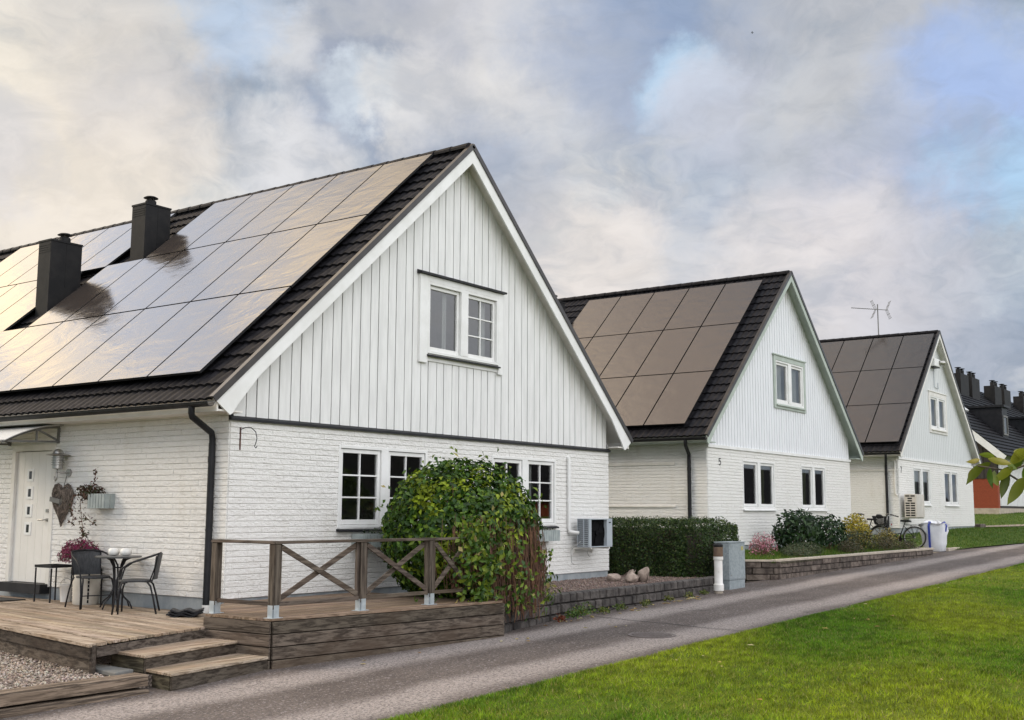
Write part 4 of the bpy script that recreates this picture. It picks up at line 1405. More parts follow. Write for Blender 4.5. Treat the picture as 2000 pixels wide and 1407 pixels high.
# ---------------------------------------------------------------- low block walls
def block_wall(name, label, path, top, course, blk, material, thick, cap=None):
    root = thing(name, label, 'retaining wall', (path[0][0], path[0][1], road_z(path[0][0]) - 0.05))
    O = tuple(root.location)
    seg = [(Vector(a), Vector(b)) for a, b in zip(path[:-1], path[1:])]
    mb = MB()
    k = 0
    z = top
    zmin = min(road_z(p[0]) for p in path) - 0.06
    while z > zmin:
        for (a, b) in seg:
            d = (b - a)
            L_ = d.length
            d.normalize()
            n_ = Vector((d.y, -d.x))
            s = -blk * (0.5 if k % 2 else 0) - RNG.uniform(0, 0.1)
            while s < L_:
                bl = blk * RNG.uniform(0.75, 1.2)
                s0, s1 = max(0, s) + 0.004, min(L_, s + bl) - 0.004
                s += bl
                if s1 - s0 < 0.03:
                    continue
                xm = a.x + d.x * (s0 + s1) / 2
                if z < road_z(xm) - 0.03:
                    continue
                out_ = RNG.uniform(0, 0.022)
                g = RNG.uniform(0.7, 1.3)
                mb.col = (g, g, g)
                p0, p1 = a + d * s0, a + d * s1
                f0, f1 = p0 + n_ * out_, p1 + n_ * out_
                e = 0.018 if material == 'block' else 0.009
                za, zb = z - course + 0.004, z - 0.003
                front = [(f0.x + d.x * e, f0.y + d.y * e, za + e), (f1.x - d.x * e, f1.y - d.y * e, za + e), (f1.x - d.x * e, f1.y - d.y * e, zb - e), (f0.x + d.x * e, f0.y + d.y * e, zb - e)]
                i0, i1 = p0 - n_ * 0.025, p1 - n_ * 0.025
                mid_ = [(i0.x, i0.y, za), (i1.x, i1.y, za), (i1.x, i1.y, zb), (i0.x, i0.y, zb)]
                q0, q1 = p0 - n_ * thick, p1 - n_ * thick
                back = [(q0.x, q0.y, za), (q1.x, q1.y, za), (q1.x, q1.y, zb), (q0.x, q0.y, zb)]
                mb.add(front + mid_ + back, [(0, 1, 2, 3)] + [(i, (i + 1) % 4, 4 + (i + 1) % 4, 4 + i) for i in range(4)] + [(4 + i, 4 + (i + 1) % 4, 8 + (i + 1) % 4, 8 + i) for i in range(4)])
        z -= course
        k += 1
    mb.build('block_face', M[material], root, O)
    if cap:
        mb = MB()
        for (a, b) in seg:
            d = (b - a).normalized()
            n_ = Vector((d.y, -d.x))
            p0, p1 = a + n_ * 0.03 - d * 0.02, b + n_ * 0.03 + d * 0.02
            q1, q0 = b - n_ * thick + d * 0.02, a - n_ * thick - d * 0.02
            mb.prism([(p0.x, p0.y, top), (p1.x, p1.y, top), (q1.x, q1.y, top), (q0.x, q0.y, top)], (0, 0, 0.035 + 0.001 * len(mb.f)))
        mb.build('coping', M[cap], root, O, bevel=0.006)
    return root


block_wall('retaining_wall', 'dark split block retaining wall holding gravel beside the lane', [(2.60, -2.66), (3.2, -2.45), (4.8, -2.22), (7.2, -2.20), (10.45, -2.08), (10.95, -1.98)], -0.08, 0.155, 0.25, 'block', 0.16)
block_wall('retaining_wall', 'long brown stone retaining wall with pale coping around the shrub bed', [(13.35, -0.9), (13.38, -1.45), (13.86, -2.02), (19, -2.12), (24.95, -2.22), (25.0, -1.2)], 0.105, 0.135, 0.50, 'block_brown', 0.2, 'cap')


# ---------------------------------------------------------------- things on the terrace
def chair(label, loc, rz):
    """bistro armchair: round-tube frame, woven seat and back; local +y is forward"""
    t = thing('bistro_chair', label, 'chair', loc, rz, 'black bistro chairs on the deck')
    r = 0.0125
    for sx in (-1, 1):
        # one tube: front foot, arm, over the back; a second: rear leg
        mb = MB()
        mb.tube([(sx * 0.265, 0.27, 0), (sx * 0.255, 0.245, 0.20), (sx * 0.265, 0.235, 0.42), (sx * 0.275, 0.19, 0.58), (sx * 0.275, 0.08, 0.66), (sx * 0.265, -0.10, 0.72), (sx * 0.225, -0.235, 0.765), (sx * 0.12, -0.285, 0.785), (0, -0.295, 0.79)], r, 8)
        mb.build('arm', M['metal_black'], t, smooth=True)
        mb = MB()
        mb.tube([(sx * 0.255, -0.285, 0), (sx * 0.235, -0.235, 0.22), (sx * 0.215, -0.195, 0.36), (sx * 0.205, -0.15, 0.415)], r, 8)
        mb.build('leg', M['metal_black'], t, smooth=True)
        mb = MB()
        mb.tube([(sx * 0.225, 0.20, 0.0), (sx * 0.22, 0.20, 0.30), (sx * 0.205, 0.17, 0.40), (sx * 0.19, 0.10, 0.415)], r, 8)
        mb.build('leg', M['metal_black'], t, smooth=True)
        mb = MB()
        mb.tube([(sx * 0.20, -0.18, 0.42), (sx * 0.205, -0.24, 0.60), (sx * 0.21, -0.255, 0.755)], 0.009, 6)
        mb.build('back_upright', M['metal_black'], t, smooth=True)
    mb = MB()
    mb.tube([(-0.255, 0.25, 0.18), (0.255, 0.25, 0.18)], 0.008, 6)
    mb.build('stretcher', M['metal_black'], t)
    mb = MB()
    n = 20
    ring_ = [(0.235 * math.cos(a) * (1.0 if abs(math.cos(a)) < .7 else 0.97), 0.015 + 0.225 * math.sin(a)) for a in np.linspace(0, 2 * math.pi, n, endpoint=False)]
    mb.prism([(x, y, 0.415 - 0.012 * math.cos(x * 6)) for x, y in ring_], (0, 0, 0.028))
    mb.build('seat', M['rattan'], t, bevel=0.008, segs=2)
    mb = MB()
    nb, nh = 10, 6
    g0, g1 = [], []
    for j in range(nh + 1):
        f = j / nh
        z = 0.445 + 0.34 * f
        for i in range(nb + 1):
            x = -0.205 + 0.41 * i / nb
            y = -0.215 - 0.055 * f - 0.035 * (1 - (x / 0.205) ** 2)
            g0.append((x, y, z))
            g1.append((x, y - 0.014, z))
    n = len(g0)
    w_ = nb + 1
    fs = [(j * w_ + i, j * w_ + i + 1, (j + 1) * w_ + i + 1, (j + 1) * w_ + i) for j in range(nh) for i in range(nb)]
    mb.add(g0 + g1, fs + [tuple(n + i for i in f) for f in fs] + [(i, i + 1, n + i + 1, n + i) for i in range(nb)] + [(nh * w_ + i, nh * w_ + i + 1, n + nh * w_ + i + 1, n + nh * w_ + i) for i in range(nb)])
    mb.build('backrest', M['rattan'], t, smooth=True, autosmooth=40)
    return t


chair('black woven bistro chair seen from behind, beside the cream planter', (-0.52, 2.17, DZ), math.radians(168))
chair('black woven bistro chair seen from the side, right of the table', (-0.66, 0.98, DZ), math.radians(48))

tb = thing('bistro_table', 'round black bistro table carrying two white candle pots', 'table', (-0.38, 1.80, DZ))
mb = MB()
mb.lathe([(0.30, 0.695), (0.318, 0.70), (0.318, 0.718), (0.305, 0.722)], n=36)
mb.build('table_top', M['tabletop'], tb, smooth=True, autosmooth=30)
for k in range(4):
    a = math.radians(20 + 90 * k)
    for off in (-0.16, 0.16):
        ca, sa = math.cos(a + off * 0.6), math.sin(a + off * 0.6)
        prof = [(0.19, 0.695), (0.12, 0.66), (0.075, 0.58), (0.058, 0.45), (0.055, 0.33)] + ([(0.07, 0.24), (0.13, 0.16), (0.23, 0.09), (0.275, 0.0)] if off < 0 else [(0.057, 0.2)])
        mb = MB()
        mb.tube([(r_ * ca, r_ * sa, z) for r_, z in prof], 0.0105 if off < 0 else 0.008, 6)
        mb.build('leg' if off < 0 else 'rod', M['metal_black'], tb, smooth=True)
for z in (0.56, 0.25):
    mb = MB()
    pts = [(0.066 * math.cos(t_), 0.066 * math.sin(t_), z) for t_ in np.linspace(0, 2 * math.pi, 17)]
    mb.tube(pts, 0.008, 6, caps=False)
    mb.build('ring', M['metal_black'], tb, smooth=True)
for lbl, (dx, dy), r_ in (('left white round candle pot on the black table', (-0.02, 0.08), 0.078), ('right white round candle pot on the black table', (0.05, -0.10), 0.08)):
    mb = MB()
    mb.lathe([(0.03, 0.0), (r_ * 0.85, 0.012), (r_, 0.05), (r_ * 0.93, 0.085), (r_ * 0.66, 0.105), (r_ * 0.60, 0.10), (r_ * 0.75, 0.06), (0.02, 0.03)], n=26)
    o_ = mb.build('candle_pot', M['ceramic'], None, smooth=True, autosmooth=60)
    o_.location = (-0.38 + dx, 1.80 + dy, DZ + 0.722)
    tag(o_, lbl, 'candle pot', 'white candle pots on the table')

# small side table by the door
stl = thing('side_table', 'small black metal side table beside the front door', 'side table', (-0.27, 3.50, DZ))
for (x, y) in ((-0.17, 0.20), (-0.17, -0.20), (0.17, -0.20), (0.17, 0.20)):
    mb = MB()
    mb.box(x - 0.009, x + 0.009, y - 0.009, y + 0.009, 0, 0.50)
    mb.build('leg', M['metal_black'], stl)
mb = MB()
mb.box(-0.185, 0.185, -0.215, 0.215, 0.505, 0.522)
mb.box(-0.185, 0.185, -0.2155, -0.200, 0.5225, 0.545)
mb.box(-0.185, 0.185, 0.200, 0.2155, 0.5225, 0.545)
mb.box(-0.185, -0.170, -0.199, 0.199, 0.5225, 0.545)
mb.box(0.170, 0.185, -0.199, 0.199, 0.5225, 0.545)
mb.build('tray_top', M['metal_black'], stl)
bk_ = thing('bucket', 'small white bucket standing behind the side table', 'bucket', (-0.16, 3.33, DZ))
mb = MB()
mb.lathe([(0.075, 0), (0.098, 0.24), (0.105, 0.245), (0.105, 0.255), (0.09, 0.255), (0.07, 0.02)], n=22)
mb.build('body', M['ceramic'], bk_, smooth=True, autosmooth=50)
mb = MB()
mb.tube([(0.1 * math.cos(t_), 0.0, 0.25 + 0.09 * math.sin(t_)) for t_ in np.linspace(0, math.pi, 11)], 0.004, 5)
mb.build('handle', M['steel'], bk_)
dmat = MB()
dmat.box(-1.05, -0.36, 4.05, 5.2, DZ + 0.001, DZ + 0.016)
tag(dmat.build('door_mat', M['black'], None, (-0.6, 4.6, DZ)), 'black rubber mat on the deck before the white door', 'door mat')

# big cream planter with heather
pl = thing('planter_pot', 'large cream planter with scalloped dark ribs against the wall', 'planter', (-0.24, 2.72, DZ))
mb = MB()
mb.lathe([(0.17, 0), (0.185, 0.02), (0.20, 0.50), (0.205, 0.55), (0.185, 0.55), (0.175, 0.48)], n=32)
mb.build('body', M['pot'], pl, smooth=True, autosmooth=50)
for k in range(4):
    a = math.radians(90 * k + 245)
    mb = MB()
    for j in range(9):
        z = 0.05 + j * 0.055
        rr = 0.172 + 0.03 * (z / 0.55) + 0.006
        mb.obox((rr * math.cos(a), rr * math.sin(a), z), (0.006 * math.cos(a), 0.006 * math.sin(a), 0), (-0.012 * math.sin(a), 0.012 * math.cos(a), 0), (0, 0, 0.022))
    mb.build('rib', M['metal_black'], pl)
pts, nr = blob_points(2600, (0, 0, 0), (0.30, 0.36, 0.22), 7, 0.55, -0.35)
v, q, c = leaves(pts, nr, 0.075, 0.016, palette(len(pts), [(0.17, 0.012, 0.055), (0.26, 0.025, 0.10), (0.10, 0.015, 0.04), (0.03, 0.055, 0.015)], [0.38, 0.25, 0.2, 0.17]), 0.5)
hth = tag(mesh_np('heather', v, 4, q, c, M['leaf']), 'crimson flowering heather growing in the cream planter', 'flower')
hth.location = (-0.28, 2.84, DZ + 0.70)

# wall decoration: lamp, wicker heart, slatted box with trailing plant
lp = thing('wall_lamp', 'ribbed steel wall lamp beside the front door', 'wall lamp', (0, 3.62, 1.74))
mb = MB()
mb.tube([(-0.005, 0, 0), (-0.045, 0, 0)], 0.06, 18)
mb.build('wall_plate', M['steel'], lp, smooth=True, autosmooth=40)
mb = MB()
mb.tube([(-0.045, 0, 0), (-0.13, 0.05, 0.0), (-0.17, 0.09, 0.02), (-0.17, 0.09, 0.06)], 0.014, 8)
mb.tube([(-0.17, 0.09, 0.02), (-0.17, 0.10, -0.10), (-0.17, 0.13, -0.125), (-0.17, 0.155, -0.10), (-0.17, 0.155, -0.06)], 0.012, 8)
mb.build('arm', M['steel'], lp, smooth=True)
mb = MB()
prof = [(0.05, 0.05), (0.075, 0.06), (0.075, 0.11)]
for k in range(4):
    z = 0.115 + k * 0.035
    prof += [(0.098, z), (0.098, z + 0.006), (0.078, z + 0.012), (0.078, z + 0.03)]
prof += [(0.178, 0.262), (0.182, 0.268), (0.08, 0.292), (0.072, 0.325), (0.045, 0.352), (0.01, 0.362)]
mb.lathe(prof, (-0.17, 0.09, 0), 24)
mb.build('lamp_head', M['steel'], lp, smooth=True, autosmooth=35)

ht = thing('wicker_heart', 'grey wicker heart hanging on the white wall below the lamp', 'wreath', (0, 3.73, 0.92))


def heart_xy(t_):
    x = 16 * math.sin(t_) ** 3
    y = 13 * math.cos(t_) - 5 * math.cos(2 * t_) - 2 * math.cos(3 * t_) - math.cos(4 * t_)
    return x / 16 * 0.27, (y + 17) / 29 * 0.66


mb = MB()
for k in range(150):
    s = RNG.uniform(0.1, 1.0) ** 0.6
    t0 = RNG.uniform(0, 2 * math.pi)
    pts = []
    for j in range(6):
        t_ = t0 + j * 0.24
        hx, hz = heart_xy(t_)
        cxz = (0, 0.37)
        d = -0.035 - 0.07 * (1 - s) ** 0.7 - RNG.uniform(0, 0.02)
        pts.append((d, hx * s, cxz[1] + (hz - cxz[1]) * s))
    g = RNG.uniform(0.5, 1.4)
    mb.col = (g, g, g)
    mb.tube(pts, RNG.uniform(0.006, 0.011), 5)
mb.build('wicker_body', M['wicker'], ht)
mb = MB()
mb.obox((-0.135, 0.06, 0.40), (0.006, 0, 0), (0, 0.13, 0.02), (0, -0.005, 0.035))
mb.build('name_board', M['slate_sign'], ht)
mb = MB()
mb.tube([(-0.03, 0, 0.62), (-0.02, -0.05, 0.80)], 0.006, 5)
mb.build('hanger', M['slate_sign'], ht)

wb = thing('wall_planter', 'small grey slatted planter box fixed to the white wall', 'planter', (0, 2.66, 1.20))
mb = MB()
for k in range(6):
    y = -0.20 + k * 0.068
    mb.box(-0.20, -0.186, y, y + 0.053, 0, 0.215)
for k in range(2):
    x = -0.186 + k * 0.09
    mb.box(x + 0.002, x + 0.084, -0.205, -0.193, 0, 0.215)
    mb.box(x + 0.002, x + 0.084, 0.197, 0.209, 0, 0.215)
mb.box(-0.183, -0.003, -0.19, 0.195, 0.0, 0.012)
mb.build('slat', M['grey_slat'], wb)
tr = thing('trailing_plant', 'dark straggling plant trailing out of the grey wall box', 'plant', (-0.1, 2.80, 1.42))
n = 420
pts, nr = blob_points(n, (0, 0.14, 0.02), (0.13, 0.30, 0.12), 6, 0.6)
strands = [[(-0.08, 0.10, 0.05), (-0.14, 0.18, -0.12), (-0.12, 0.16, -0.35), (-0.12, 0.10, -0.55), (-0.1, 0.16, -0.80), (-0.1, 0.34, -0.88)],
           [(-0.1, 0.2, 0.0), (-0.13, 0.38, -0.05), (-0.12, 0.42, -0.22), (-0.12, 0.36, -0.36), (-0.12, 0.40, -0.46)],
           [(-0.12, 0.12, -0.30), (-0.12, -0.04, -0.40), (-0.12, -0.16, -0.44)], [(-0.1, 0.0, 0.05), (-0.1, -0.1, 0.20), (-0.1, -0.10, 0.36)], [(-0.12, 0.14, -0.52), (-0.12, 0.06, -0.60), (-0.12, 0.0, -0.6)]]
mb = MB()
for s in strands:
    mb.tube(s, 0.005, 5)
    for a, b in zip(s[:-1], s[1:]):
        m_ = 14
        f = NP.random((m_, 1))
        sp = np.array(a) * (1 - f) + np.array(b) * f + NP.normal(0, 0.02, (m_, 3))
        pts = np.concatenate([pts, sp])
        nr = np.concatenate([nr, unit(NP.normal(0, 1, (m_, 3)))])
mb.build('stem', M['twig'], tr)
v, q, c = leaves(pts, nr, 0.055, 0.028, palette(len(pts), [(0.045, 0.028, 0.014), (0.07, 0.035, 0.016), (0.035, 0.045, 0.015), (0.09, 0.03, 0.015)]), 0.7, 0.5)
mesh_np('foliage', v, 4, q, c, M['leaf'], tr)

# stack of spare roof tiles by the corner
for k, lbl in enumerate(('undermost of three spare roof tiles stacked by the house corner', 'middle one of three spare roof tiles stacked by the house corner', 'topmost of three spare roof tiles stacked by the house corner')):
    mb = MB()
    n = 28
    a = math.radians(-52 + 4 * k)
    ca, sa = math.cos(a), math.sin(a)
    vs = []
    for e in (0, 1):
        for i in range(n + 1):
            u = -0.20 + 0.40 * i / n
            h = 0.026 * (0.5 + 0.5 * math.cos(2 * math.pi * u / 0.2))
            for (vv, zz) in ((-0.16, h), (0.16, h), (0.16, h - 0.018), (-0.16, h - 0.018)):
                if e == 0:
                    vs.append((u * ca - vv * sa, u * sa + vv * ca, zz + 0.018))
    fs = []
    for i in range(n):
        for j in range(4):
            fs.append((i * 4 + j, i * 4 + (j + 1) % 4, (i + 1) * 4 + (j + 1) % 4, (i + 1) * 4 + j))
    fs += [(3, 2, 1, 0), tuple(n * 4 + j for j in range(4))]
    mb.add(vs, fs)
    o_ = mb.build('roof_tile', M['metal_black'], None)
    o_.location = (-0.60 + 0.01 * k, 0.04 - 0.012 * k, DZ + 0.001 + 0.027 * k)
    tag(o_, lbl, 'roof tile', 'spare roof tiles on the deck')
ps = MB()
ps.tube([(-0.062, 0.27, DZ - 0.0), (-0.062, 0.27, DZ + 0.10)], 0.062, 16)
tag(ps.build('pipe_sleeve', M['ceramic'], None, (-0.062, 0.27, DZ)), 'white drain sleeve at the foot of the black downpipe', 'drain')

# things on the gable of the nearest house
hk = thing('wall_hook', 'rusty iron plant hook on the white brick gable', 'hook', (0.17, -0.011, 2.0))
mb = MB()
mb.box(-0.014, 0.014, -0.012, 0.0, 0.0, 0.31)
mb.build('back_plate', M['iron'], hk, bevel=0.004)
mb = MB()
mb.tube([(0, -0.008, 0.28), (0.01, -0.10, 0.305), (0.02, -0.20, 0.30), (0.03, -0.28, 0.24), (0.03, -0.31, 0.15), (0.03, -0.285, 0.08), (0.03, -0.265, 0.045), (0.03, -0.29, 0.02), (0.03, -0.315, 0.045)], 0.006, 6)
mb.build('hook_arm', M['metal_black'], hk, smooth=True)


def flower_box(label, x0, x1, z):
    t = thing('window_box', label, 'planter', ((x0 + x1) / 2, -0.16, z), 0, 'slatted boxes under the gable windows')
    mb = MB()
    n = int((x1 - x0) / 0.075)
    w_ = (x1 - x0) / n
    c0 = (x1 - x0) / 2
    for k in range(n):
        mb.box(-c0 + k * w_ + 0.004, -c0 + (k + 1) * w_ - 0.004, -0.115, -0.10, -0.16, 0.04)
    for s in (-1, 1):
        mb.box(s * c0 - 0.008, s * c0 + 0.008, -0.099, 0.13, -0.16, 0.04)
    mb.box(-c0 + 0.01, c0 - 0.01, -0.098, 0.13, -0.155, -0.14)
    mb.build('slat', M['grey_slat'], t)
    pts, nr = blob_points(260, (0, 0, 0.06), (c0 * 0.9, 0.09, 0.07), 5, 0.5, -0.2)
    v, q, c = leaves(pts, nr, 0.05, 0.03, palette(len(pts), [(0.03, 0.05, 0.02), (0.05, 0.07, 0.03), (0.10, 0.10, 0.07)]), 0.6)
    mesh_np('plants', v, 4, q, c, M['leaf'], t)


flower_box('grey slatted flower box under the left gable window', 2.40, 4.0, 0.80)
flower_box('grey slatted flower box half hidden under the right gable window', 6.1, 7.75, 0.80)


def heat_pump(label, loc, W_, D_, H_, mat_body, style, group):
    """outdoor unit; back towards +y, its grille on the left end"""
    t = thing('heat_pump', label, 'heat pump', loc, 0, group)
    mb = MB()
    if style == 'fan':
        # open front with a fan in a dark ring
        mb.box(0, W_, -0.012, 0, 0, H_)
        mb.box(0, W_, -D_, -0.0125, H_ - 0.02, H_)
        mb.box(0, W_, -D_, -0.0125, 0, 0.02)
        mb.box(0, 0.08, -D_, -D_ + 0.02, 0.02, H_ - 0.02)
        mb.box(W_ * 0.76, W_, -D_, -0.0125, 0.02, H_ - 0.02)
        mb.build('casing', M[mat_body], t, bevel=0.008, segs=2)
        mb = MB()
        for k in range(13):
            z = 0.045 + k * (H_ - 0.09) / 12
            mb.box(0.001, 0.012, -D_ + 0.035, -0.03, z - 0.009, z + 0.009)
        mb.box(0.0, 0.013, -D_ * 0.55, -D_ * 0.49, 0.021, H_ - 0.021)
        mb.box(0.0, 0.013, -D_ + 0.021, -D_ + 0.034, 0.021, H_ - 0.021)
        mb.build('end_grille', M[mat_body], t)
        mb = MB()
        mb.box(0.02, W_ * 0.755, -D_ + 0.07, -0.014, 0.022, H_ - 0.022)
        mb.build('fan_cavity', M['hp_dark'], t)
        cx, cz, rr = W_ * 0.42, H_ / 2, H_ * 0.44
        mb = MB()
        pts = [(cx + rr * math.cos(a), -D_ + 0.035, cz + rr * math.sin(a)) for a in np.linspace(0, 2 * math.pi, 37)]
        mb.tube(pts, 0.009, 6, caps=False)
        mb.build('fan_ring', M['hp_dark'], t, smooth=True)
        mb = MB()
        for k in range(3):
            a = k * 2 * math.pi / 3
            blade = [(cx + 0.05 * math.cos(a), -D_ + 0.05, cz + 0.05 * math.sin(a))]
            for r_, da in ((rr * 0.6, -0.1), (rr * 0.93, 0.1), (rr * 0.93, 0.9), (rr * 0.5, 0.8)):
                blade.append((cx + r_ * math.cos(a + da), -D_ + 0.045 + 0.018 * (da > 0.5), cz + r_ * math.sin(a + da)))
            mb.prism(blade, (0, 0.004, 0))
        mb.tube([(cx, -D_ + 0.04, cz), (cx, -D_ + 0.069, cz)], 0.055, 14)
        mb.build('fan', M['hp_dark'], t)
        mb = MB()
        mb.box(W_ * 0.84, W_ * 0.93, -D_ - 0.002, -D_ - 0.0005, H_ - 0.085, H_ - 0.065)
        mb.build('badge', M['hp_dark'], t)
    else:
        mb.box(0.012, W_, -D_, 0, 0, H_)
        mb.build('casing', M[mat_body], t, bevel=0.01, segs=2)
        mb = MB()
        for r_ in range(9):
            z = 0.05 + r_ * (H_ - 0.10) / 8.4
            for (a, b) in (((0.10, 0.46), (0.54, 0.90)) if r_ not in (6, 7) else ((0.28, 0.66),)):
                mb.box(0.006, 0.0125, -D_ * b, -D_ * a, z, z + 0.045)
        mb.build('end_grille', M['hp_dark'], t)
        mb = MB()
        for r_ in range(26):
            z = 0.07 + r_ * (H_ - 0.15) / 25
            mb.box(0.12, W_ - 0.22, -D_ - 0.008, -D_ - 0.0005, z, z + 0.012)
        mb.build('front_grille', M['fascia'], t)
    for x in (0.10, W_ - 0.10):
        mb = MB()
        mb.box(x - 0.018, x + 0.018, -D_ + 0.01, 0.145, -0.035, -0.002)
        mb.box(x - 0.0175, x + 0.0175, 0.115, 0.1445, -0.12, -0.034)
        mb.build('bracket', M['fascia'], t)
    return t


HPG = 'heat pumps on the house walls'
hp = heat_pump('grey heat pump with dark fan opening mounted on the nearest house', (8.52, -0.16, 0.50), 0.86, 0.28, 0.55, 'hp_grey', 'fan', HPG)
mb = MB()
mb.tube([(-0.02, -0.1, 0.12), (-0.06, 0.02, 0.02), (-0.02, 0.13, -0.06), (0.02, 0.135, -0.30), (0.10, 0.135, -0.33)], 0.006, 5)
mb.tube([(0.35, -0.05, -0.01), (0.36, 0.0, -0.10), (0.55, 0.08, -0.18), (0.62, 0.1, -0.20)], 0.007, 5)
mb.build('hose', M['curtain'], hp)
cd_ = MB()
cd_.tube([(8.42, -0.005, 2.23), (8.40, -0.045, 2.215), (8.40, -0.05, 2.17), (8.40, -0.05, 0.86), (8.41, -0.055, 0.80), (8.50, -0.16, 0.78), (8.54, -0.18, 0.78)], 0.036, 10)
tag(cd_.build('pipe_duct', M['white'], None, (8.40, -0.05, 0.8), smooth=True, autosmooth=40), 'white vertical pipe duct running up from the grey heat pump', 'duct')
heat_pump('cream heat pump with slotted end on the farthest house', (30.13, 0.14, 1.03), 0.98, 0.40, 0.80, 'hp_cream', 'slots', HPG)

# security light near the third gable's peak, with its cable
sx_, sz_ = D3[0] + 4.72, D3[2] + 6.12
sl_ = thing('floodlight', 'white box floodlight high under the farthest gable peak', 'lamp', (sx_, D3[1] - 0.02, sz_))
mb = MB()
mb.box(-0.45, 0.35, -0.22, 0.0, 0.0, 0.30)
mb.build('housing', M['white'], sl_, bevel=0.02)
mb = MB()
mb.tube([(0.15, -0.21, 0.18), (0.32, -0.34, 0.16)], [0.08, 0.11], 12)
mb.build('lamp_head', M['steel'], sl_)
mb = MB()
mb.box(-0.42, 0.30, -0.2, -0.01, -0.03, -0.001)
mb.build('base_tray', M['metal_black'], sl_)
mb = MB()
mb.tube([(0.1, -0.012, 0.0), (0.1, -0.012, -0.75), (0.6, -0.012, -0.80), (0.62, -0.012, -0.55)], 0.012, 5)
mb.build('cable', M['hp_grey'], sl_)

# television aerial on the third ridge
ax_, ay_, az_ = D3[0] + W1 / 2, D3[1] + 2.1, D3[2] + HR
an = thing('tv_aerial', 'thin television aerial standing on the farthest roof ridge', 'aerial', (ax_, ay_, az_))
mb = MB()
mb.tube([(0, 0, -0.25), (0, 0, 1.30)], 0.022, 6)
mb.build('mast', M['slate_sign'], an)
bd = Vector((-0.50, 0.78, 0)).normalized()
mb = MB()
b0, b1 = Vector((0, 0, 1.16)) + bd * 1.05, Vector((0, 0, 1.06)) - bd * 0.42
mb.tube([b0, b1], 0.014, 5)
sd_ = Vector((bd.y, -bd.x, 0))
for k in range(13):
    p = b0.lerp(b1, 0.02 + k * 0.052)
    mb.tube([p - sd_ * 0.09, p + sd_ * 0.09], 0.007, 4)
for k, s in ((0.66, 1), (0.66, -1), (0.95, 1), (0.95, -1)):
    p = b0.lerp(b1, k)
    d = Vector((0, 0, 0.34 * s)) + bd * (0.16 if k < 0.8 else -0.14)
    for e in (-0.14, 0.0, 0.14):
        mb.tube([p + sd_ * e, p + sd_ * e + d], 0.007, 4)
    for f in (0.5, 1.0):
        mb.tube([p - sd_ * 0.22 + d * f, p + sd_ * 0.22 + d * f], 0.007, 4)
mb.build('element', M['slate_sign'], an)

# ---------------------------------------------------------------- plants
def shrub(name, label, cat, loc, r, n, ll, lw, cols, weights=None, lumps=10, depth=0.4, lower=-0.5, jitter=0.6, stems=9, group=None, cz=None, lumpcol=None, twig_c=(1, 1, 1)):
    t = thing(name, label, cat, loc, 0, group)
    cz = r[2] * 0.55 if cz is None else cz
    pts, nr = blob_points(n, (0, 0, cz), r, lumps, depth, lower)
    k = pts[:, 2] > -0.02
    pts, nr = pts[k], nr[k]
    c = palette(len(pts), cols, weights)
    if lumpcol:
        for _ in range(lumpcol[2]):
            d = unit(NP.normal(0, 1, (1, 3)))[0]
            near = (nr @ d + NP.normal(0, 0.05, len(nr))) > lumpcol[1]
            c[near] = np.array(lumpcol[0]) * NP.uniform(0.7, 1.25, (near.sum(), 1))
    v, q, c = leaves(pts, nr, ll, lw, c, jitter)
    mesh_np('foliage', v, 4, q, c, M['leaf'], t)
    mb = MB()
    mb.col = twig_c
    for k in range(stems):
        d = unit(NP.normal(0, 1, (1, 3)))[0]
        d[2] = abs(d[2]) * 0.8 + 0.2
        e = np.array((0, 0, cz)) + d * np.array(r) * 0.8
        s = (d[0] * r[0] * 0.15, d[1] * r[1] * 0.15, -0.05)
        m_ = (e * 0.5 + np.array(s) * 0.5) * np.array((0.8, 0.8, 1.1))
        mb.tube([s, tuple(m_), tuple(e)], [0.012, 0.009, 0.003], 5)
    mb.build('stem', M['twig'], t)
    return t


# the big climber-covered mound at the end of the deck
bx_, by_ = 3.14, -1.56
t = thing('climbing_shrub', 'tall rounded green and yellow climbing shrub with hanging brown stems by the deck railing', 'shrub', (bx_, by_, RZ))
n = 15500
d = unit(NP.normal(0, 1, (n, 3)))
d = d[d[:, 2] > -0.85]
az = np.degrees(np.arctan2(d[:, 1], d[:, 0]))
lump = unit(NP.normal(0, 1, (34, 3)))
a = np.max(d @ lump.T, axis=1)
rad = (0.80 + 0.22 * np.clip((a - 0.80) / 0.19, 0, 1)) * (1 - 0.30 * NP.random(len(d)) ** 2.0)
pos = np.array((0, 0, 0.80)) + d * rad[:, None] * np.array((1.26, 1.12, 1.18))
low = d[:, 2] < 0
pos[low, 2] = 0.80 + d[low, 2] * 0.95
bare = (az > -118) & (az < -42) & (pos[:, 2] < 0.82 + 0.22 * np.sin(az * 0.13)) & (NP.random(len(d)) < 0.70)
bare |= (az > -150) & (az < -112) & (pos[:, 2] < 0.85) & (pos[:, 2] > 0.1) & (NP.random(len(d)) < 0.35)
k = (~bare) & (pos[:, 2] > 0.02)
pos, dd = pos[k], d[k]
c = palette(len(pos), [(0.022, 0.058, 0.008), (0.046, 0.105, 0.010), (0.090, 0.170, 0.014), (0.16, 0.24, 0.018)], [0.36, 0.32, 0.20, 0.12], 0.3)
for _ in range(64):
    e = unit(NP.normal(0, 1, (1, 3)) + np.array([[-0.5, -0.6, 0.30]]))[0]
    near = ((dd @ e + NP.normal(0, 0.004, len(dd))) > 0.9945) & (NP.random(len(dd)) < 0.8)
    c[near] = np.array((0.26, 0.33, 0.020)) * NP.uniform(0.6, 1.25, (near.sum(), 1))
v, q, c = leaves(pos, dd, 0.105, 0.058, c, 0.45, 0.6)
mesh_np('foliage', v, 4, q, c, M['leaf'], t)
mb = MB()
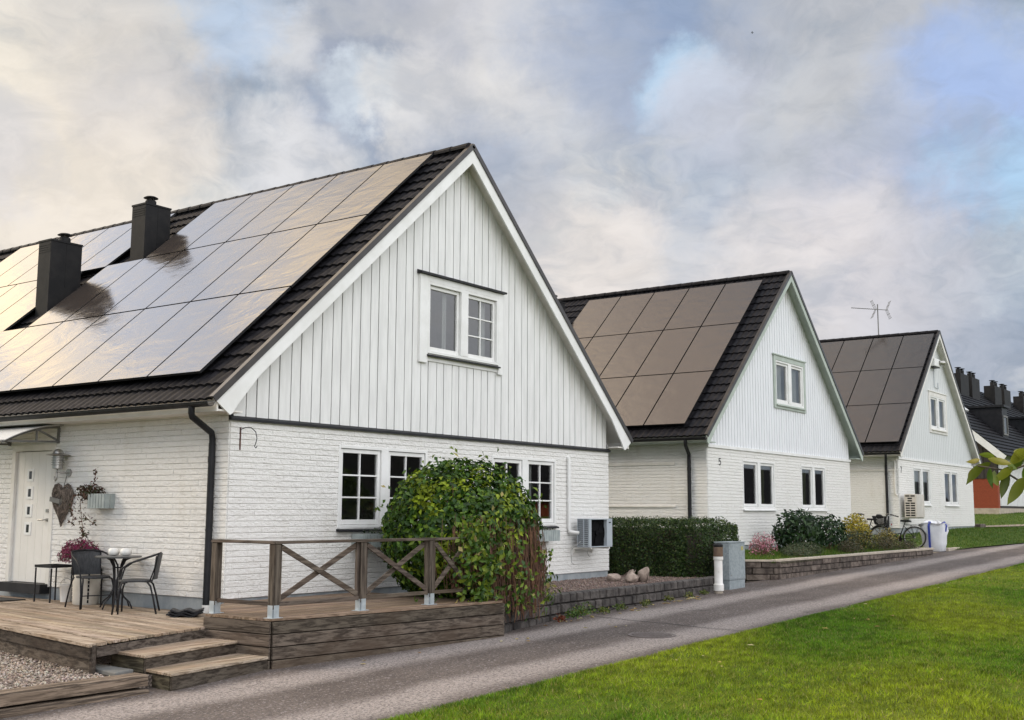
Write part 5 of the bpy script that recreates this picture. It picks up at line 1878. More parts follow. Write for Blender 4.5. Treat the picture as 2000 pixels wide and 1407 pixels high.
for i in range(520):
    a = math.radians(RNG.gauss(-84, 24))
    if RNG.random() < 0.2:
        a = math.radians(RNG.uniform(-150, -110))
    rr = RNG.uniform(0.80, 1.02)
    z0 = RNG.uniform(0.45, 1.18)
    f = math.sqrt(max(0.05, 1 - ((z0 - 0.80) / 1.2) ** 2)) if z0 > 0.8 else 1.0
    x, y = 1.40 * rr * f * math.cos(a), 1.15 * rr * f * math.sin(a)
    over = y < -0.98 and x > -1.0
    zb = RNG.uniform(-0.32, 0.1) if (over and x > -0.75) else RNG.uniform(0.03, 0.3)
    s = 1.0 + RNG.uniform(0.02, 0.14)
    pts = [(x, y, z0)]
    m_ = 5
    for j in range(1, m_ + 1):
        f2 = j / m_
        sx = 1.40 * rr * math.cos(a) * (1 - 0.05 * f2) + RNG.uniform(-0.03, 0.03)
        sy = 1.15 * rr * math.sin(a) * (1 + 0.05 * f2) + RNG.uniform(-0.03, 0.03)
        pts.append((x + (sx - x) * min(1, f2 * 2) + RNG.uniform(-.01, .01), y + (sy - y) * min(1, f2 * 2), z0 + (zb - z0) * f2))
    g = RNG.uniform(0.5, 1.45)
    mb.col = (g, g * RNG.uniform(0.85, 1.0), g * RNG.uniform(0.75, 1.0))
    mb.tube(pts, [0.0055] * (m_) + [0.003], 4, caps=False)
mb.build('hanging_stems', M['twig'], t)
pts = []
for i in range(95):
    a = math.radians(RNG.uniform(-160, -20) if i < 60 else RNG.uniform(-140, -95))
    z = RNG.uniform(-0.25, 0.7) if i < 60 else RNG.uniform(0.1, 1.0)
    base = np.array((1.46 * math.cos(a), (1.2 if i < 60 else 1.36) * math.sin(a), max(z, 0.05) if math.sin(a) > -0.85 else z))
    m_ = RNG.randint(3, 9)
    pts.append(base + NP.normal(0, 0.06, (m_, 3)))
for i in range(34):
    a, e = RNG.uniform(0, 6.28), RNG.uniform(0.3, 1.4)
    base = np.array((1.42 * math.cos(a) * math.cos(e), 1.24 * math.sin(a) * math.cos(e), 0.80 + 1.27 * math.sin(e)))
    pts.append(base + NP.normal(0, 0.05, (RNG.randint(3, 7), 3)))
for i in range(60):
    base = np.array((RNG.uniform(-1.30, -0.45), RNG.uniform(-1.12, -0.92), RNG.uniform(0.02, 1.05)))
    pts.append(base + NP.normal(0, 0.07, (RNG.randint(6, 12), 3)) * np.array((1, 0.35, 1)))
pts = np.concatenate(pts)
nr = unit(pts * np.array((1, 1, 0.2)))
v, q, c = leaves(pts, nr, 0.10, 0.055, palette(len(pts), [(0.17, 0.23, 0.02), (0.075, 0.14, 0.014), (0.035, 0.085, 0.010), (0.40, 0.34, 0.13)], [0.3, 0.35, 0.3, 0.05]), 0.6, 0.8)
mesh_np('loose_sprays', v, 4, q, c, M['leaf'], t)
mb = MB()
for i in range(26):
    a = RNG.uniform(0, 6.28)
    e = (1.1 * math.cos(a) * RNG.uniform(.5, 1), 0.9 * math.sin(a) * RNG.uniform(.5, 1), RNG.uniform(0.8, 1.7))
    mb.tube([(e[0] * 0.2, e[1] * 0.2, -0.05), (e[0] * 0.6, e[1] * 0.6, e[2] * 0.6), e], [0.02, 0.014, 0.005], 5)
mb.build('branch', M['twig'], t)

# clipped hedge between the first and second house
hx0, hx1, hy0, hy1, hz0, hz1 = 10.62, 13.0, -1.62, 6.5, -0.15, 1.0
hd = thing('clipped_hedge', 'dense dark green clipped hedge between the first two white houses', 'hedge', ((hx0 + hx1) / 2, hy0, -0.13))
O = tuple(hd.location)
pts, nr = [], []


def face_pts(n, fn, nv):
    U = NP.random((n, 2))
    p = fn(U[:, 0], U[:, 1])
    pts.append(p)
    nr.append(np.repeat(np.array([nv], dtype=float), n, axis=0))


bz = lambda u: hz0 + (hz1 - hz0) * u
face_pts(17000, lambda u, w_: np.stack([hx0 + 0 * u, hy0 + (4.9) * w_, bz(u)], -1), (-1, 0, 0.1))
face_pts(8500, lambda u, w_: np.stack([hx0 + (hx1 - hx0) * w_, hy0 + 0 * u, bz(u)], -1), (0, -1, 0.1))
face_pts(11000, lambda u, w_: np.stack([hx0 + (hx1 - hx0) * u, hy0 + 4.9 * w_, hz1 + 0 * u], -1), (0, 0, 1))
face_pts(2500, lambda u, w_: np.stack([hx0 + (hx1 - hx0) * u, hy0 + 4.9 + 3.2 * w_, hz1 + 0 * u], -1), (0, 0, 1))
face_pts(2500, lambda u, w_: np.stack([hx1 + 0 * u, hy0 + 4.9 * w_, bz(u)], -1), (1, 0, 0.1))
pts, nr = np.concatenate(pts), np.concatenate(nr)
cc = np.array(((hx0 + hx1) / 2, 0, 0))
# round the near corners and the top edge, then ruffle
ex = np.clip((np.abs(pts[:, 0] - cc[0]) - 0.80) / 0.40, 0, 1)
ey = np.clip((hy0 + 0.40 - pts[:, 1]) / 0.40, 0, 1)
ez = np.clip((pts[:, 2] - (hz1 - 0.22)) / 0.22, 0, 1)
pts[:, 1] += 0.33 * ex ** 2 * ey
pts[:, 0] -= np.sign(pts[:, 0] - cc[0]) * 0.14 * (ex ** 2 * ey + 0.6 * ez ** 2 * ex)
pts[:, 2] -= 0.12 * ez * (ex ** 3 + ey ** 3) * 0.8
ruff = 0.035 * np.sin(pts[:, 1] * 5 + pts[:, 2] * 7) + 0.03 * np.sin(pts[:, 1] * 11 - pts[:, 2] * 6 + pts[:, 0] * 9)
pts += nr * (ruff + NP.normal(0, 0.022, len(pts)) - 0.05 * NP.random(len(pts)))[:, None]
v, q, c = leaves(pts, nr, 0.052, 0.030, palette(len(pts), [(0.018, 0.040, 0.010), (0.034, 0.066, 0.014), (0.060, 0.10, 0.022), (0.10, 0.13, 0.035)], [0.34, 0.34, 0.22, 0.10], 0.35), 0.7)
mesh_np('foliage', v, 4, q, c, M['leaf'], hd, O)
mb = MB()
mb.box(hx0 + 0.20, hx1 - 0.2, hy0 + 0.36, hy1, hz0, hz1 - 0.16)
mb.build('twig_core', M['soil'], hd, O, bevel=0.15, segs=2)

# shrub bed before the second house
bd_ = MB()
n = 12
for i in range(n):
    pass
bed_z = lambda x, y: 0.085 + 0.06 * (y + 2.0)
XB, YB = np.meshgrid(np.linspace(13.4, 26.2, 26), np.linspace(-2.08, 0.30, 8))
ZB = bed_z(XB, YB) + 0.02 * np.sin(XB * 2) * np.sin(YB * 3)
ZB = np.where((XB < 13.9) & (YB < -1.5), ZB - 0.12, ZB)
ib = np.arange(XB.size).reshape(XB.shape)
qb = np.stack([ib[:-1, :-1], ib[:-1, 1:], ib[1:, 1:], ib[1:, :-1]], -1).reshape(-1, 4)
keepq = [q for q in qb if not (XB.ravel()[q].max() > 25.0 and YB.ravel()[q].min() < -1.4) and not (XB.ravel()[q].min() < 13.8 and YB.ravel()[q].min() < -1.35)]
structure(mesh_np('planting_bed', np.stack([XB, YB, ZB], -1).reshape(-1, 3), 4, np.array(keepq), np.ones((XB.size, 3)), M['lawn_far'], smooth=True))
n = 16000
X, Y = NP.uniform(13.7, 24.9, n), NP.uniform(-1.98, 0.1, n)
blades('bed_grass', 'rough green grass growing on the walled shrub bed', X, Y, bed_z(X, Y), 0.09, 0.014, palette(n, [(0.05, 0.12, 0.01), (0.09, 0.17, 0.015), (0.14, 0.17, 0.03)], None, 0.25), 0.6)

SB = 'shrubs in the walled bed'
DG = [(0.010, 0.028, 0.010), (0.020, 0.048, 0.014), (0.036, 0.075, 0.020)]
shrub('rhododendron', 'tall dark green glossy rhododendron below the right window of house 5', 'shrub', (17.95, -0.85, 0.12), (0.64, 0.60, 0.60), 1500, 0.17, 0.068, DG, None, 14, 0.45, -0.75, 0.5, 16, SB, 0.50)
shrub('rhododendron', 'smaller dark rhododendron at the right corner of house 5', 'shrub', (20.3, -0.75, 0.12), (0.62, 0.55, 0.55), 1100, 0.15, 0.062, DG, None, 9, 0.5, -0.7, 0.5, 10, SB, 0.45)
shrub('heather_bush', 'pink flowering heather bush behind the grey cabinet', 'shrub', (15.35, -1.0, 0.10), (0.36, 0.34, 0.34), 1300, 0.055, 0.024,
      [(0.52, 0.20, 0.27), (0.62, 0.34, 0.38), (0.30, 0.10, 0.14), (0.06, 0.07, 0.03), (0.14, 0.09, 0.06)], [0.28, 0.22, 0.18, 0.17, 0.15], 8, 0.8, -0.6, 0.8, 12, SB, 0.27)
JG = [(0.035, 0.060, 0.025), (0.065, 0.090, 0.035), (0.10, 0.12, 0.05), (0.10, 0.10, 0.06)]
shrub('juniper', 'low spreading juniper in front of the tall rhododendron', 'shrub', (16.9, -1.35, 0.10), (0.72, 0.50, 0.24), 3000, 0.06, 0.020, JG, None, 10, 0.6, -0.3, 0.8, 6, SB, 0.14)
shrub('juniper', 'small mounded juniper just right of the pink heather bush', 'shrub', (15.95, -1.62, 0.08), (0.50, 0.34, 0.20), 1800, 0.055, 0.018, JG, None, 8, 0.6, -0.3, 0.8, 6, SB, 0.12)
BR = [(0.055, 0.048, 0.025), (0.085, 0.070, 0.035), (0.05, 0.065, 0.025), (0.12, 0.10, 0.055)]
shrub('heath', 'low brown heath by the wall below the smaller rhododendron', 'shrub', (19.4, -1.70, 0.09), (0.50, 0.34, 0.26), 1700, 0.06, 0.018, BR, None, 8, 0.6, -0.3, 0.8, 6, SB, 0.14)
shrub('heath', 'low brown heath by the wall below the yellow bush', 'shrub', (22.3, -1.70, 0.09), (0.62, 0.36, 0.30), 2000, 0.06, 0.018, BR, None, 8, 0.6, -0.3, 0.8, 6, SB, 0.15)
shrub('yellow_bush', 'golden yellow autumn bush at the corner of house 5', 'shrub', (22.9, -0.62, 0.10), (0.52, 0.44, 0.50), 1700, 0.085, 0.042,
      [(0.42, 0.32, 0.025), (0.33, 0.27, 0.03), (0.50, 0.40, 0.06), (0.16, 0.17, 0.03)], [0.35, 0.25, 0.2, 0.2], 10, 0.55, -0.6, 0.6, 10, SB, 0.56)
shrub('barberry', 'dark olive bush under the golden yellow bush', 'shrub', (21.5, -1.15, 0.10), (0.66, 0.48, 0.36), 1700, 0.075, 0.036,
      [(0.035, 0.05, 0.018), (0.06, 0.065, 0.02), (0.10, 0.085, 0.03), (0.22, 0.18, 0.04)], [0.35, 0.3, 0.2, 0.15], 8, 0.5, -0.5, 0.6, 8, SB, 0.26)
shrub('spirea', 'loose yellow and brown bush in front of the bicycle wheel', 'shrub', (24.2, -1.10, 0.10), (0.44, 0.40, 0.36), 1100, 0.085, 0.026,
      [(0.30, 0.23, 0.05), (0.14, 0.12, 0.04), (0.07, 0.075, 0.03), (0.36, 0.30, 0.12)], None, 8, 0.7, -0.5, 0.7, 10, SB, 0.26)
shrub('heath', 'low brown heath by the wall end near the bicycle', 'shrub', (23.9, -1.80, 0.09), (0.45, 0.28, 0.22), 1200, 0.06, 0.018, BR, None, 7, 0.6, -0.3, 0.8, 6, SB, 0.12)

# weeds along the foot of the dark wall
wx = [(4.85, -2.42, 0.17, (0.07, 0.14, 0.02)), (5.2, -2.40, 0.20, (0.10, 0.17, 0.03)), (5.75, -2.42, 0.11, (0.12, 0.16, 0.03)), (6.3, -2.42, 0.12, (0.10, 0.15, 0.03)), (7.2, -2.40, 0.11, (0.13, 0.16, 0.03)), (8.1, -2.34, 0.10, (0.14, 0.16, 0.03)), (9.0, -2.30, 0.10, (0.12, 0.15, 0.03)), (9.7, -2.25, 0.09, (0.11, 0.14, 0.03)), (4.45, -2.44, 0.09, (0.22, 0.06, 0.03))]
for k, (x, y, s, col) in enumerate(wx):
    pts, nr = blob_points(int(900 * s) + 50, (0, 0, s * 0.4), (s * 1.5, s * 0.7, s * 0.8), 5, 0.7, -0.2)
    v, q, c = leaves(pts, nr, 0.05, 0.026, palette(len(pts), [col, tuple(0.6 * a for a in col), (0.20, 0.18, 0.05)], [0.5, 0.35, 0.15]), 0.8)
    o_ = mesh_np('weed', v, 4, q, c, M['leaf'])
    o_.location = (x, y, road_z(x))
    lbl = 'low green weed tuft at the foot of the dark block wall'
    if k == 0:
        lbl = 'bushy green weed at the left end of the tufts under the dark wall'
    elif k == 1:
        lbl = 'tallest yellow green weed under the dark block wall'
    elif k == 8:
        lbl = 'small red leaved weed at the foot of the dark wall'
    tag(o_, lbl, 'weed', 'weeds along the wall foot')


def dropped_leaf(x, y, z, s, col, label, group):
    a = RNG.uniform(0, 6.28)
    mb = MB()
    mb.col = col
    pts = [(-1, 0, 0.05), (-0.3, 0.42, 0.25), (0.45, 0.32, 0.15), (1.05, 0, 0.1), (0.45, -0.34, 0.2), (-0.3, -0.42, 0.3)]
    ca, sa = math.cos(a), math.sin(a)
    top = [((px * ca - py * sa) * s, (px * sa + py * ca) * s, pz * s) for px, py, pz in pts]
    mb.add(top + [(0.1 * s * ca, 0.1 * s * sa, 0.0)], [(i, (i + 1) % 6, 6) for i in range(6)])
    o_ = mb.build('fallen_leaf', M['leaf'], None)
    o_.location = (x, y, z)
    tag(o_, label, 'leaf', group)


YL_ = [(0.55, 0.42, 0.14), (0.48, 0.30, 0.10), (0.62, 0.55, 0.30), (0.35, 0.20, 0.08), (0.50, 0.40, 0.20)]
for k in range(46):
    x = RNG.triangular(3.0, 10.3, 8.6)
    y = -2.42 - 0.1 * RNG.random() - 0.25 * RNG.random() ** 3 + (x - 7) * 0.03
    dropped_leaf(x, y, road_z(x) + 0.012, RNG.uniform(0.03, 0.055), RNG.choice(YL_), 'small yellow fallen leaf in the gutter below the dark block wall', 'fallen leaves below the wall')
for k in range(11):
    x = RNG.uniform(-0.9, 4.5)
    dropped_leaf(x, -2.50 - 0.118 * max(0, x + 1.2) - RNG.uniform(0, 0.55), road_z(x) + 0.015, RNG.uniform(0.025, 0.045), RNG.choice(YL_), 'small pale fallen leaf on the lane in front of the raised deck', 'fallen leaves by the deck')
for k in range(24):
    x = RNG.uniform(-1, 16)
    y = -5.5 - abs(RNG.gauss(0.3, 1.4))
    dropped_leaf(x, y, float(lawn_z(np.array(x), np.array(y))) + 0.045, RNG.uniform(0.03, 0.05), RNG.choice(YL_), 'pale fallen leaf lying on the mown lawn', 'fallen leaves on the lawn')

# branch of a young tree reaching in from the right
tr_b = Vector((-5.55, -11.09, 1.41))             # near the tip of the branch
Rv = Vector((0.583, -0.812, 0.0))
Fv = Vector((0.81, 0.578, 0.0))
TP = tr_b + Rv * 1.35
lz = float(lawn_z(np.array(TP.x), np.array(TP.y)))
tree = thing('young_tree', 'young tree with large drooping yellow green leaves reaching in from the right', 'tree', (TP.x, TP.y, lz))
O = tuple(tree.location)
mb = MB()
mb.tube([(TP.x, TP.y, lz - 0.1), (TP.x + 0.02, TP.y + 0.01, lz + 1.2), (TP.x, TP.y, lz + 2.3), (TP.x + 0.05, TP.y + 0.03, lz + 3.6)], [0.055, 0.045, 0.035, 0.012], 10)
mb.build('trunk', M['bark'], tree, O, smooth=True)


def loc_(u, v_, w_=0.0):
    return tr_b + Rv * u + Vector((0, 0, v_)) + Fv * w_


mb = MB()
mb.tube([tuple(loc_(-0.07, -0.03, 0)), tuple(loc_(0.03, -0.045, 0.01)), tuple(loc_(0.11, -0.10, 0.0)), tuple(loc_(0.25, -0.07, -0.02)), tuple(loc_(0.6, 0.0, 0.0)), (TP.x, TP.y, lz + 1.9)], [0.003, 0.004, 0.005, 0.007, 0.012, 0.018], 7)
mb.tube([tuple(loc_(0.05, -0.055, 0.01)), tuple(loc_(0.12, -0.02, -0.05)), tuple(loc_(0.30, 0.05, -0.05)), (TP.x, TP.y, lz + 2.1)], [0.003, 0.004, 0.006, 0.014], 7)
CROWN = []
for k in range(16):
    a = k * 0.7
    h = lz + 1.9 + 0.10 * k
    rr = 0.95 - 0.03 * k
    e = Vector((TP.x + rr * math.cos(a + 5.2), TP.y + rr * math.sin(a + 5.2), h + 0.35))
    if (e - tr_b).dot(Rv) > 0.75:
        CROWN.append((Vector((TP.x, TP.y, h)), (Vector((TP.x, TP.y, h)) + e) / 2 + Vector((0, 0, 0.1)), e))
        mb.tube([(TP.x, TP.y, h), tuple((Vector((TP.x, TP.y, h)) + e) / 2 + Vector((0, 0, 0.1))), tuple(e)], [0.014, 0.01, 0.004], 6)
mb.build('branch', M['bark'], tree, O, smooth=True)


def big_leaf(mb, base, tip, wd, col, curl):
    base, tip = Vector(base), Vector(tip)
    d = tip - base
    L_ = d.length
    d.normalize()
    side = d.cross(Fv).normalized()
    n_ = side.cross(d).normalized()
    side = (side + n_ * curl).normalized()
    n_ = side.cross(d)
    prof = [(0, 0.03), (0.12, 0.32), (0.28, 0.47), (0.45, 0.50), (0.62, 0.42), (0.78, 0.28), (0.9, 0.12), (1.0, 0.0)]
    vs, fs = [], []
    for (f, w_) in prof:
        p = base + d * L_ * f + n_ * (0.16 * L_ * math.sin(f * 3.0)) * 0.6
        for s in (-1, -0.5, 0, 0.5, 1):
            vs.append(p + side * s * w_ * wd + n_ * (abs(s) * 0.20 * wd * w_))
    for i in range(len(prof) - 1):
        for j in range(4):
            fs.append((i * 5 + j, i * 5 + j + 1, (i + 1) * 5 + j + 1, (i + 1) * 5 + j))
    mb.col = col
    mb.add(vs, fs)


ppm = 4.6 / 2242                                  # metres per unit of the leaf list
GL = [(0.13, 0.17, 0.018), (0.06, 0.10, 0.012), (0.20, 0.22, 0.028), (0.095, 0.13, 0.015), (0.22, 0.18, 0.03)]
LV = [(-24, -10, -52, -52, 20, 0), (-27, -2, -48, -6, 12, 4), (-10, 0, 18, -12, 16, 2), (-20, -20, -13, -60, 15, 1), (4, -23, -10, -54, 17, 0), (27, -17, -4, -48, 20, 2), (53, 17, 30, -14, 26, 2),
      (45, -37, 16, -91, 26, 0), (27, -25, 10, -79, 20, 1), (55, -4, 33, -24, 18, 3), (55, -44, 42, -60, 14, 1), (-5, -8, -30, -28, 16, 3), (18, -8, 38, -22, 16, 0), (60, -10, 80, -60, 24, 0), (75, 5, 60, -40, 22, 2), (90, -20, 70, -85, 24, 1), (-34, -18, -40, -48, 12, 4), (8, 4, -20, 9, 14, 2), (40, 2, 62, 22, 22, 2)]
for i, (a, b, c, d, w_, k) in enumerate(LV):
    mb = MB()
    big_leaf(mb, loc_(a * ppm, b * ppm, RNG.uniform(-0.05, 0.05)), loc_(c * ppm, d * ppm, RNG.uniform(-0.07, 0.07)), 0.86 * w_ * ppm, tuple(x * RNG.uniform(0.85, 1.15) for x in GL[k]), RNG.uniform(-0.5, 0.5))
    mb.build('leaf', M['leaf'], tree, O, smooth=True)
mb = MB()
for k in range(330):
    p0, p1, p2 = RNG.choice(CROWN)
    f = RNG.uniform(0.35, 2.0)
    b = (p0.lerp(p1, f) if f < 1 else p1.lerp(p2, f - 1)) + Vector((RNG.uniform(-.02, .02), RNG.uniform(-.02, .02), -0.01))
    if (b - tr_b).dot(Rv) < 0.62:
        continue
    big_leaf(mb, b, b + Vector((RNG.uniform(-.06, .06), RNG.uniform(-.06, .06), -RNG.uniform(0.08, 0.15))), 0.045, tuple(x * RNG.uniform(0.8, 1.15) for x in RNG.choice(GL)), RNG.uniform(-0.5, 0.5))
mb.build('crown', M['leaf'], tree, O, smooth=True)

# ---------------------------------------------------------------- street furniture and stones
def stone(label, loc, r, seed, tilt=(0, 0, 0)):
    rg = np.random.default_rng(seed)
    bm = bmesh.new()
    p = unit(rg.normal(0, 1, (17, 3))) * rg.uniform(0.86, 1.08, (17, 1))
    for q in p:
        bm.verts.new(Vector((q[0] * r[0], q[1] * r[1], q[2] * r[2])))
    res = bmesh.ops.convex_hull(bm, input=list(bm.verts))
    bmesh.ops.delete(bm, geom=[g for g in res['geom_interior'] if isinstance(g, bmesh.types.BMVert)], context='VERTS')
    bmesh.ops.bevel(bm, geom=list(bm.edges), offset=min(r) * 0.16, segments=2, affect='EDGES', profile=0.5)
    me = bpy.data.meshes.new('boulder')
    bm.to_mesh(me)
    bm.free()
    me.polygons.foreach_set('use_smooth', [True] * len(me.polygons))
    me.set_sharp_from_angle(angle=math.radians(28))
    me.materials.append(M['stone'])
    o_ = bpy.data.objects.new('boulder', me)
    COL.objects.link(o_)
    o_.location = loc
    o_.rotation_euler = tilt
    tag(o_, label, 'boulder', 'boulders on the gravel')


stone('rounded pinkish boulder in front of the leaning one', (8.52, -1.36, -0.04), (0.165, 0.15, 0.125), 3)
stone('long leaning boulder at the right of the pile', (8.80, -1.46, 0.02), (0.12, 0.13, 0.23), 5, (0.35, -0.2, 0.3))
stone('dark low boulder at the left of the pile', (8.62, -0.92, -0.06), (0.17, 0.17, 0.11), 8)
stone('small boulder at the back of the pile', (8.92, -1.12, -0.01), (0.13, 0.11, 0.12), 9)

bl = thing('bollard_lamp', 'white bollard lamp with dark lens beside the grey cabinet', 'bollard lamp', (10.12, -2.36, road_z(10.1)))
mb = MB()
mb.lathe([(0.075, 0.0), (0.082, 0.0), (0.082, 0.05), (0.075, 0.05)], n=24)
mb.build('base', M['cap'], bl)
mb = MB()
mb.lathe([(0.08, 0.05), (0.098, 0.055), (0.098, 0.17), (0.086, 0.185), (0.080, 0.20), (0.080, 0.63), (0.095, 0.645), (0.095, 0.70), (0.07, 0.70)], n=28)
mb.obox((-0.07, -0.045, 0.42), (0.008, 0, 0), (0, 0.012, 0), (0, 0, 0.012))
mb.build('post', M['ceramic'], bl, smooth=True, autosmooth=35)
mb = MB()
mb.lathe([(0.088, 0.701), (0.093, 0.71), (0.093, 0.88), (0.085, 0.885)], n=28)
mb.build('lens', M['lens'], bl, smooth=True, autosmooth=35)
mb = MB()
mb.lathe([(0.094, 0.886), (0.096, 0.89), (0.094, 0.93), (0.06, 0.95), (0.01, 0.955)], n=28)
mb.build('lamp_cap', M['black'], bl, smooth=True, autosmooth=35)

cb = thing('utility_cabinet', 'grey galvanised electric cabinet standing before the hedge', 'cabinet', (10.92, -2.22, road_z(11.2) - 0.02))
mb = MB()
mb.box(0, 0.74, 0.0, 0.32, 0.20, 0.935)
mb.build('body', M['galv'], cb, bevel=0.006)
mb = MB()
mb.box(0.008, 0.732, 0.008, 0.312, 0, 0.197)
mb.build('plinth', M['galv'], cb, bevel=0.004)
mb = MB()
mb.box(-0.012, 0.752, -0.014, 0.332, 0.937, 0.955)
mb.build('lid', M['galv'], cb, bevel=0.004)
mb = MB()
mb.box(0.03, 0.715, -0.006, -0.0005, 0.225, 0.915)
mb.build('door', M['galv'], cb, bevel=0.003)
mb = MB()
mb.tube([(0.06, -0.007, 0.88), (0.06, -0.014, 0.88)], 0.014, 10)
mb.tube([(0.06, -0.007, 0.30), (0.06, -0.014, 0.30)], 0.014, 10)
mb.build('lock', M['steel'], cb)
mb = MB()
mb.box(0.54, 0.64, -0.009, -0.0065, 0.78, 0.86)
mb.build('sticker', mat('yellow_sticker', (0.42, 0.38, 0.12), (0.34, 0.31, 0.12), 20.0, rough=0.6), cb)

# the strip of kerb beside the bag, the far stone block, the path and the verge lawn


def verge_z(X, Y):
    r_ = road_z(np.minimum(X, 60))
    h3 = 0.36 * ss(27.5, 29.5, X) * ss(-2.2 + bend(X), -0.4 + 0.6 * bend(X), Y)
    drive = 0.10 * (1 - ss(27.5, 29.5, X)) * ss(-1.8, 0.3, Y)
    return r_ + 0.012 + h3 * np.clip(1 - (X - 38) * 0.085, 0.0, 1) + drive + 0.80 * ss(40, 51, X) * ss(-8, 1, Y) * 0.8


xs_v = np.concatenate([[27.45, 28.0, 28.5, 29.0], np.arange(29.3, 90, 0.8)])
tv = np.linspace(0, 1, 26) ** 1.3
XV, TV = np.meshgrid(xs_v, tv)
YV = -1.88 + bend(XV) + TV * (14 - bend(XV))
iV = np.arange(XV.size).reshape(XV.shape)
qV = np.stack([iV[:-1, :-1], iV[:-1, 1:], iV[1:, 1:], iV[1:, :-1]], -1).reshape(-1, 4)
structure(mesh_np('verge_lawn', np.stack([XV, YV, verge_z(XV, YV)], -1).reshape(-1, 3), 4, qV, np.ones((XV.size, 3)), M['lawn_far'], smooth=True))
n = 26000
X = 28.4 + 27 * NP.random(n)
Y = -1.85 + bend(X) + NP.random(n) * (2.2 + 0.25 * (X - 29) - bend(X))
blades('verge_grass', 'mown green grass on the bank beside the farthest white house', X, Y, verge_z(X, Y), 0.055, 0.03, palette(n, [(0.05, 0.12, 0.012), (0.085, 0.155, 0.016), (0.13, 0.17, 0.03)], None, 0.3), 0.7)
xs_d = np.arange(24.9, 30.2, 0.5)
XD, YD = np.meshgrid(xs_d, np.linspace(-1.95, 9, 20))
iD = np.arange(XD.size).reshape(XD.shape)
qD = np.stack([iD[:-1, :-1], iD[:-1, 1:], iD[1:, 1:], iD[1:, :-1]], -1).reshape(-1, 4)
structure(mesh_np('driveway', np.stack([XD, YD, road_z(XD) + 0.013 + 0.10 * ss(-1.8, 0.3, YD)], -1).reshape(-1, 3), 4, qD, np.ones((XD.size, 3)), M['path'], smooth=True))
kb = MB()
kb.box(27.4, 30.4, -2.02, -1.88, road_z(28.5) - 0.1, road_z(28.5) + 0.075)
tag(kb.build('kerb_stone', M['cap'], None, (28.5, -2, 0), bevel=0.01), 'short pale kerb stone right of the white bag', 'kerb')
pw = [(40.4, 1.2), (43, -0.6), (46, -2.6), (49.5, -4.6), (54, -7.2)]
mb = MB()
vs = []
for i, (x, y) in enumerate(pw):
    for s in (-0.55, 0.55):
        xx, yy = x + 0.45 * s, y + 0.8 * s
        vs.append((xx, yy, float(verge_z(np.array(xx), np.array(yy))) + 0.03))
mb.add(vs, [(2 * i, 2 * i + 2, 2 * i + 3, 2 * i + 1) for i in range(len(pw) - 1)])
structure(mb.build('path', M['path'], None, (44, -1, 0)))
sb = MB()
sb.box(40.25, 41.1, 0.1, 0.7, 0.35, 0.74)
tag(sb.build('stone_block', M['block_brown'], None, (40.6, 0.4, 0.4), bevel=0.03), 'dark stone block by the right corner of the farthest white house', 'stone block')

# manhole and the tar joint across the lane
mh = thing('manhole_cover', 'round iron manhole cover in the lane near the lawn', 'manhole', (3.72, -4.42, road_z(3.72)))
mb = MB()
mb.lathe([(0.33, 0.0), (0.33, 0.017), (0.29, 0.017), (0.29, 0.010), (0.01, 0.010)], n=36)
mb.build('frame', M['cast'], mh)
mb = MB()
for i in range(-6, 7):
    for j in range(-6, 7):
        x, y = i * 0.044, j * 0.044
        if math.hypot(x, y) < 0.27:
            s = 0.016 if (i + j) % 2 else 0.010
            mb.box(x - s, x + s, y - 0.026 + s, y + 0.026 - s, 0.0105, 0.018)
o_ = mb.build('lid_pattern', M['cast'], mh)
mb = MB()
pts = [(5.3 + 0.02 * math.sin(k * 1.3) - 0.19 * k * 0.25, -2.45 - 3.0 * k / 12) for k in range(13)]
for (x0, y0), (x1, y1) in zip(pts[:-1], pts[1:]):
    c = 0.012
    w_ = 0.013
    mb.add([(x0 - w_, y0, road_z(x0) + c + .004), (x1 - w_, y1, road_z(x1) + c + .004), (x1 + w_, y1, road_z(x1) + c + .004), (x0 + w_, y0, road_z(x0) + c + .004)], ((0, 1, 2, 3),))
structure(mb.build('road_joint', M['tar'], None, (5.0, -4, -0.46)))


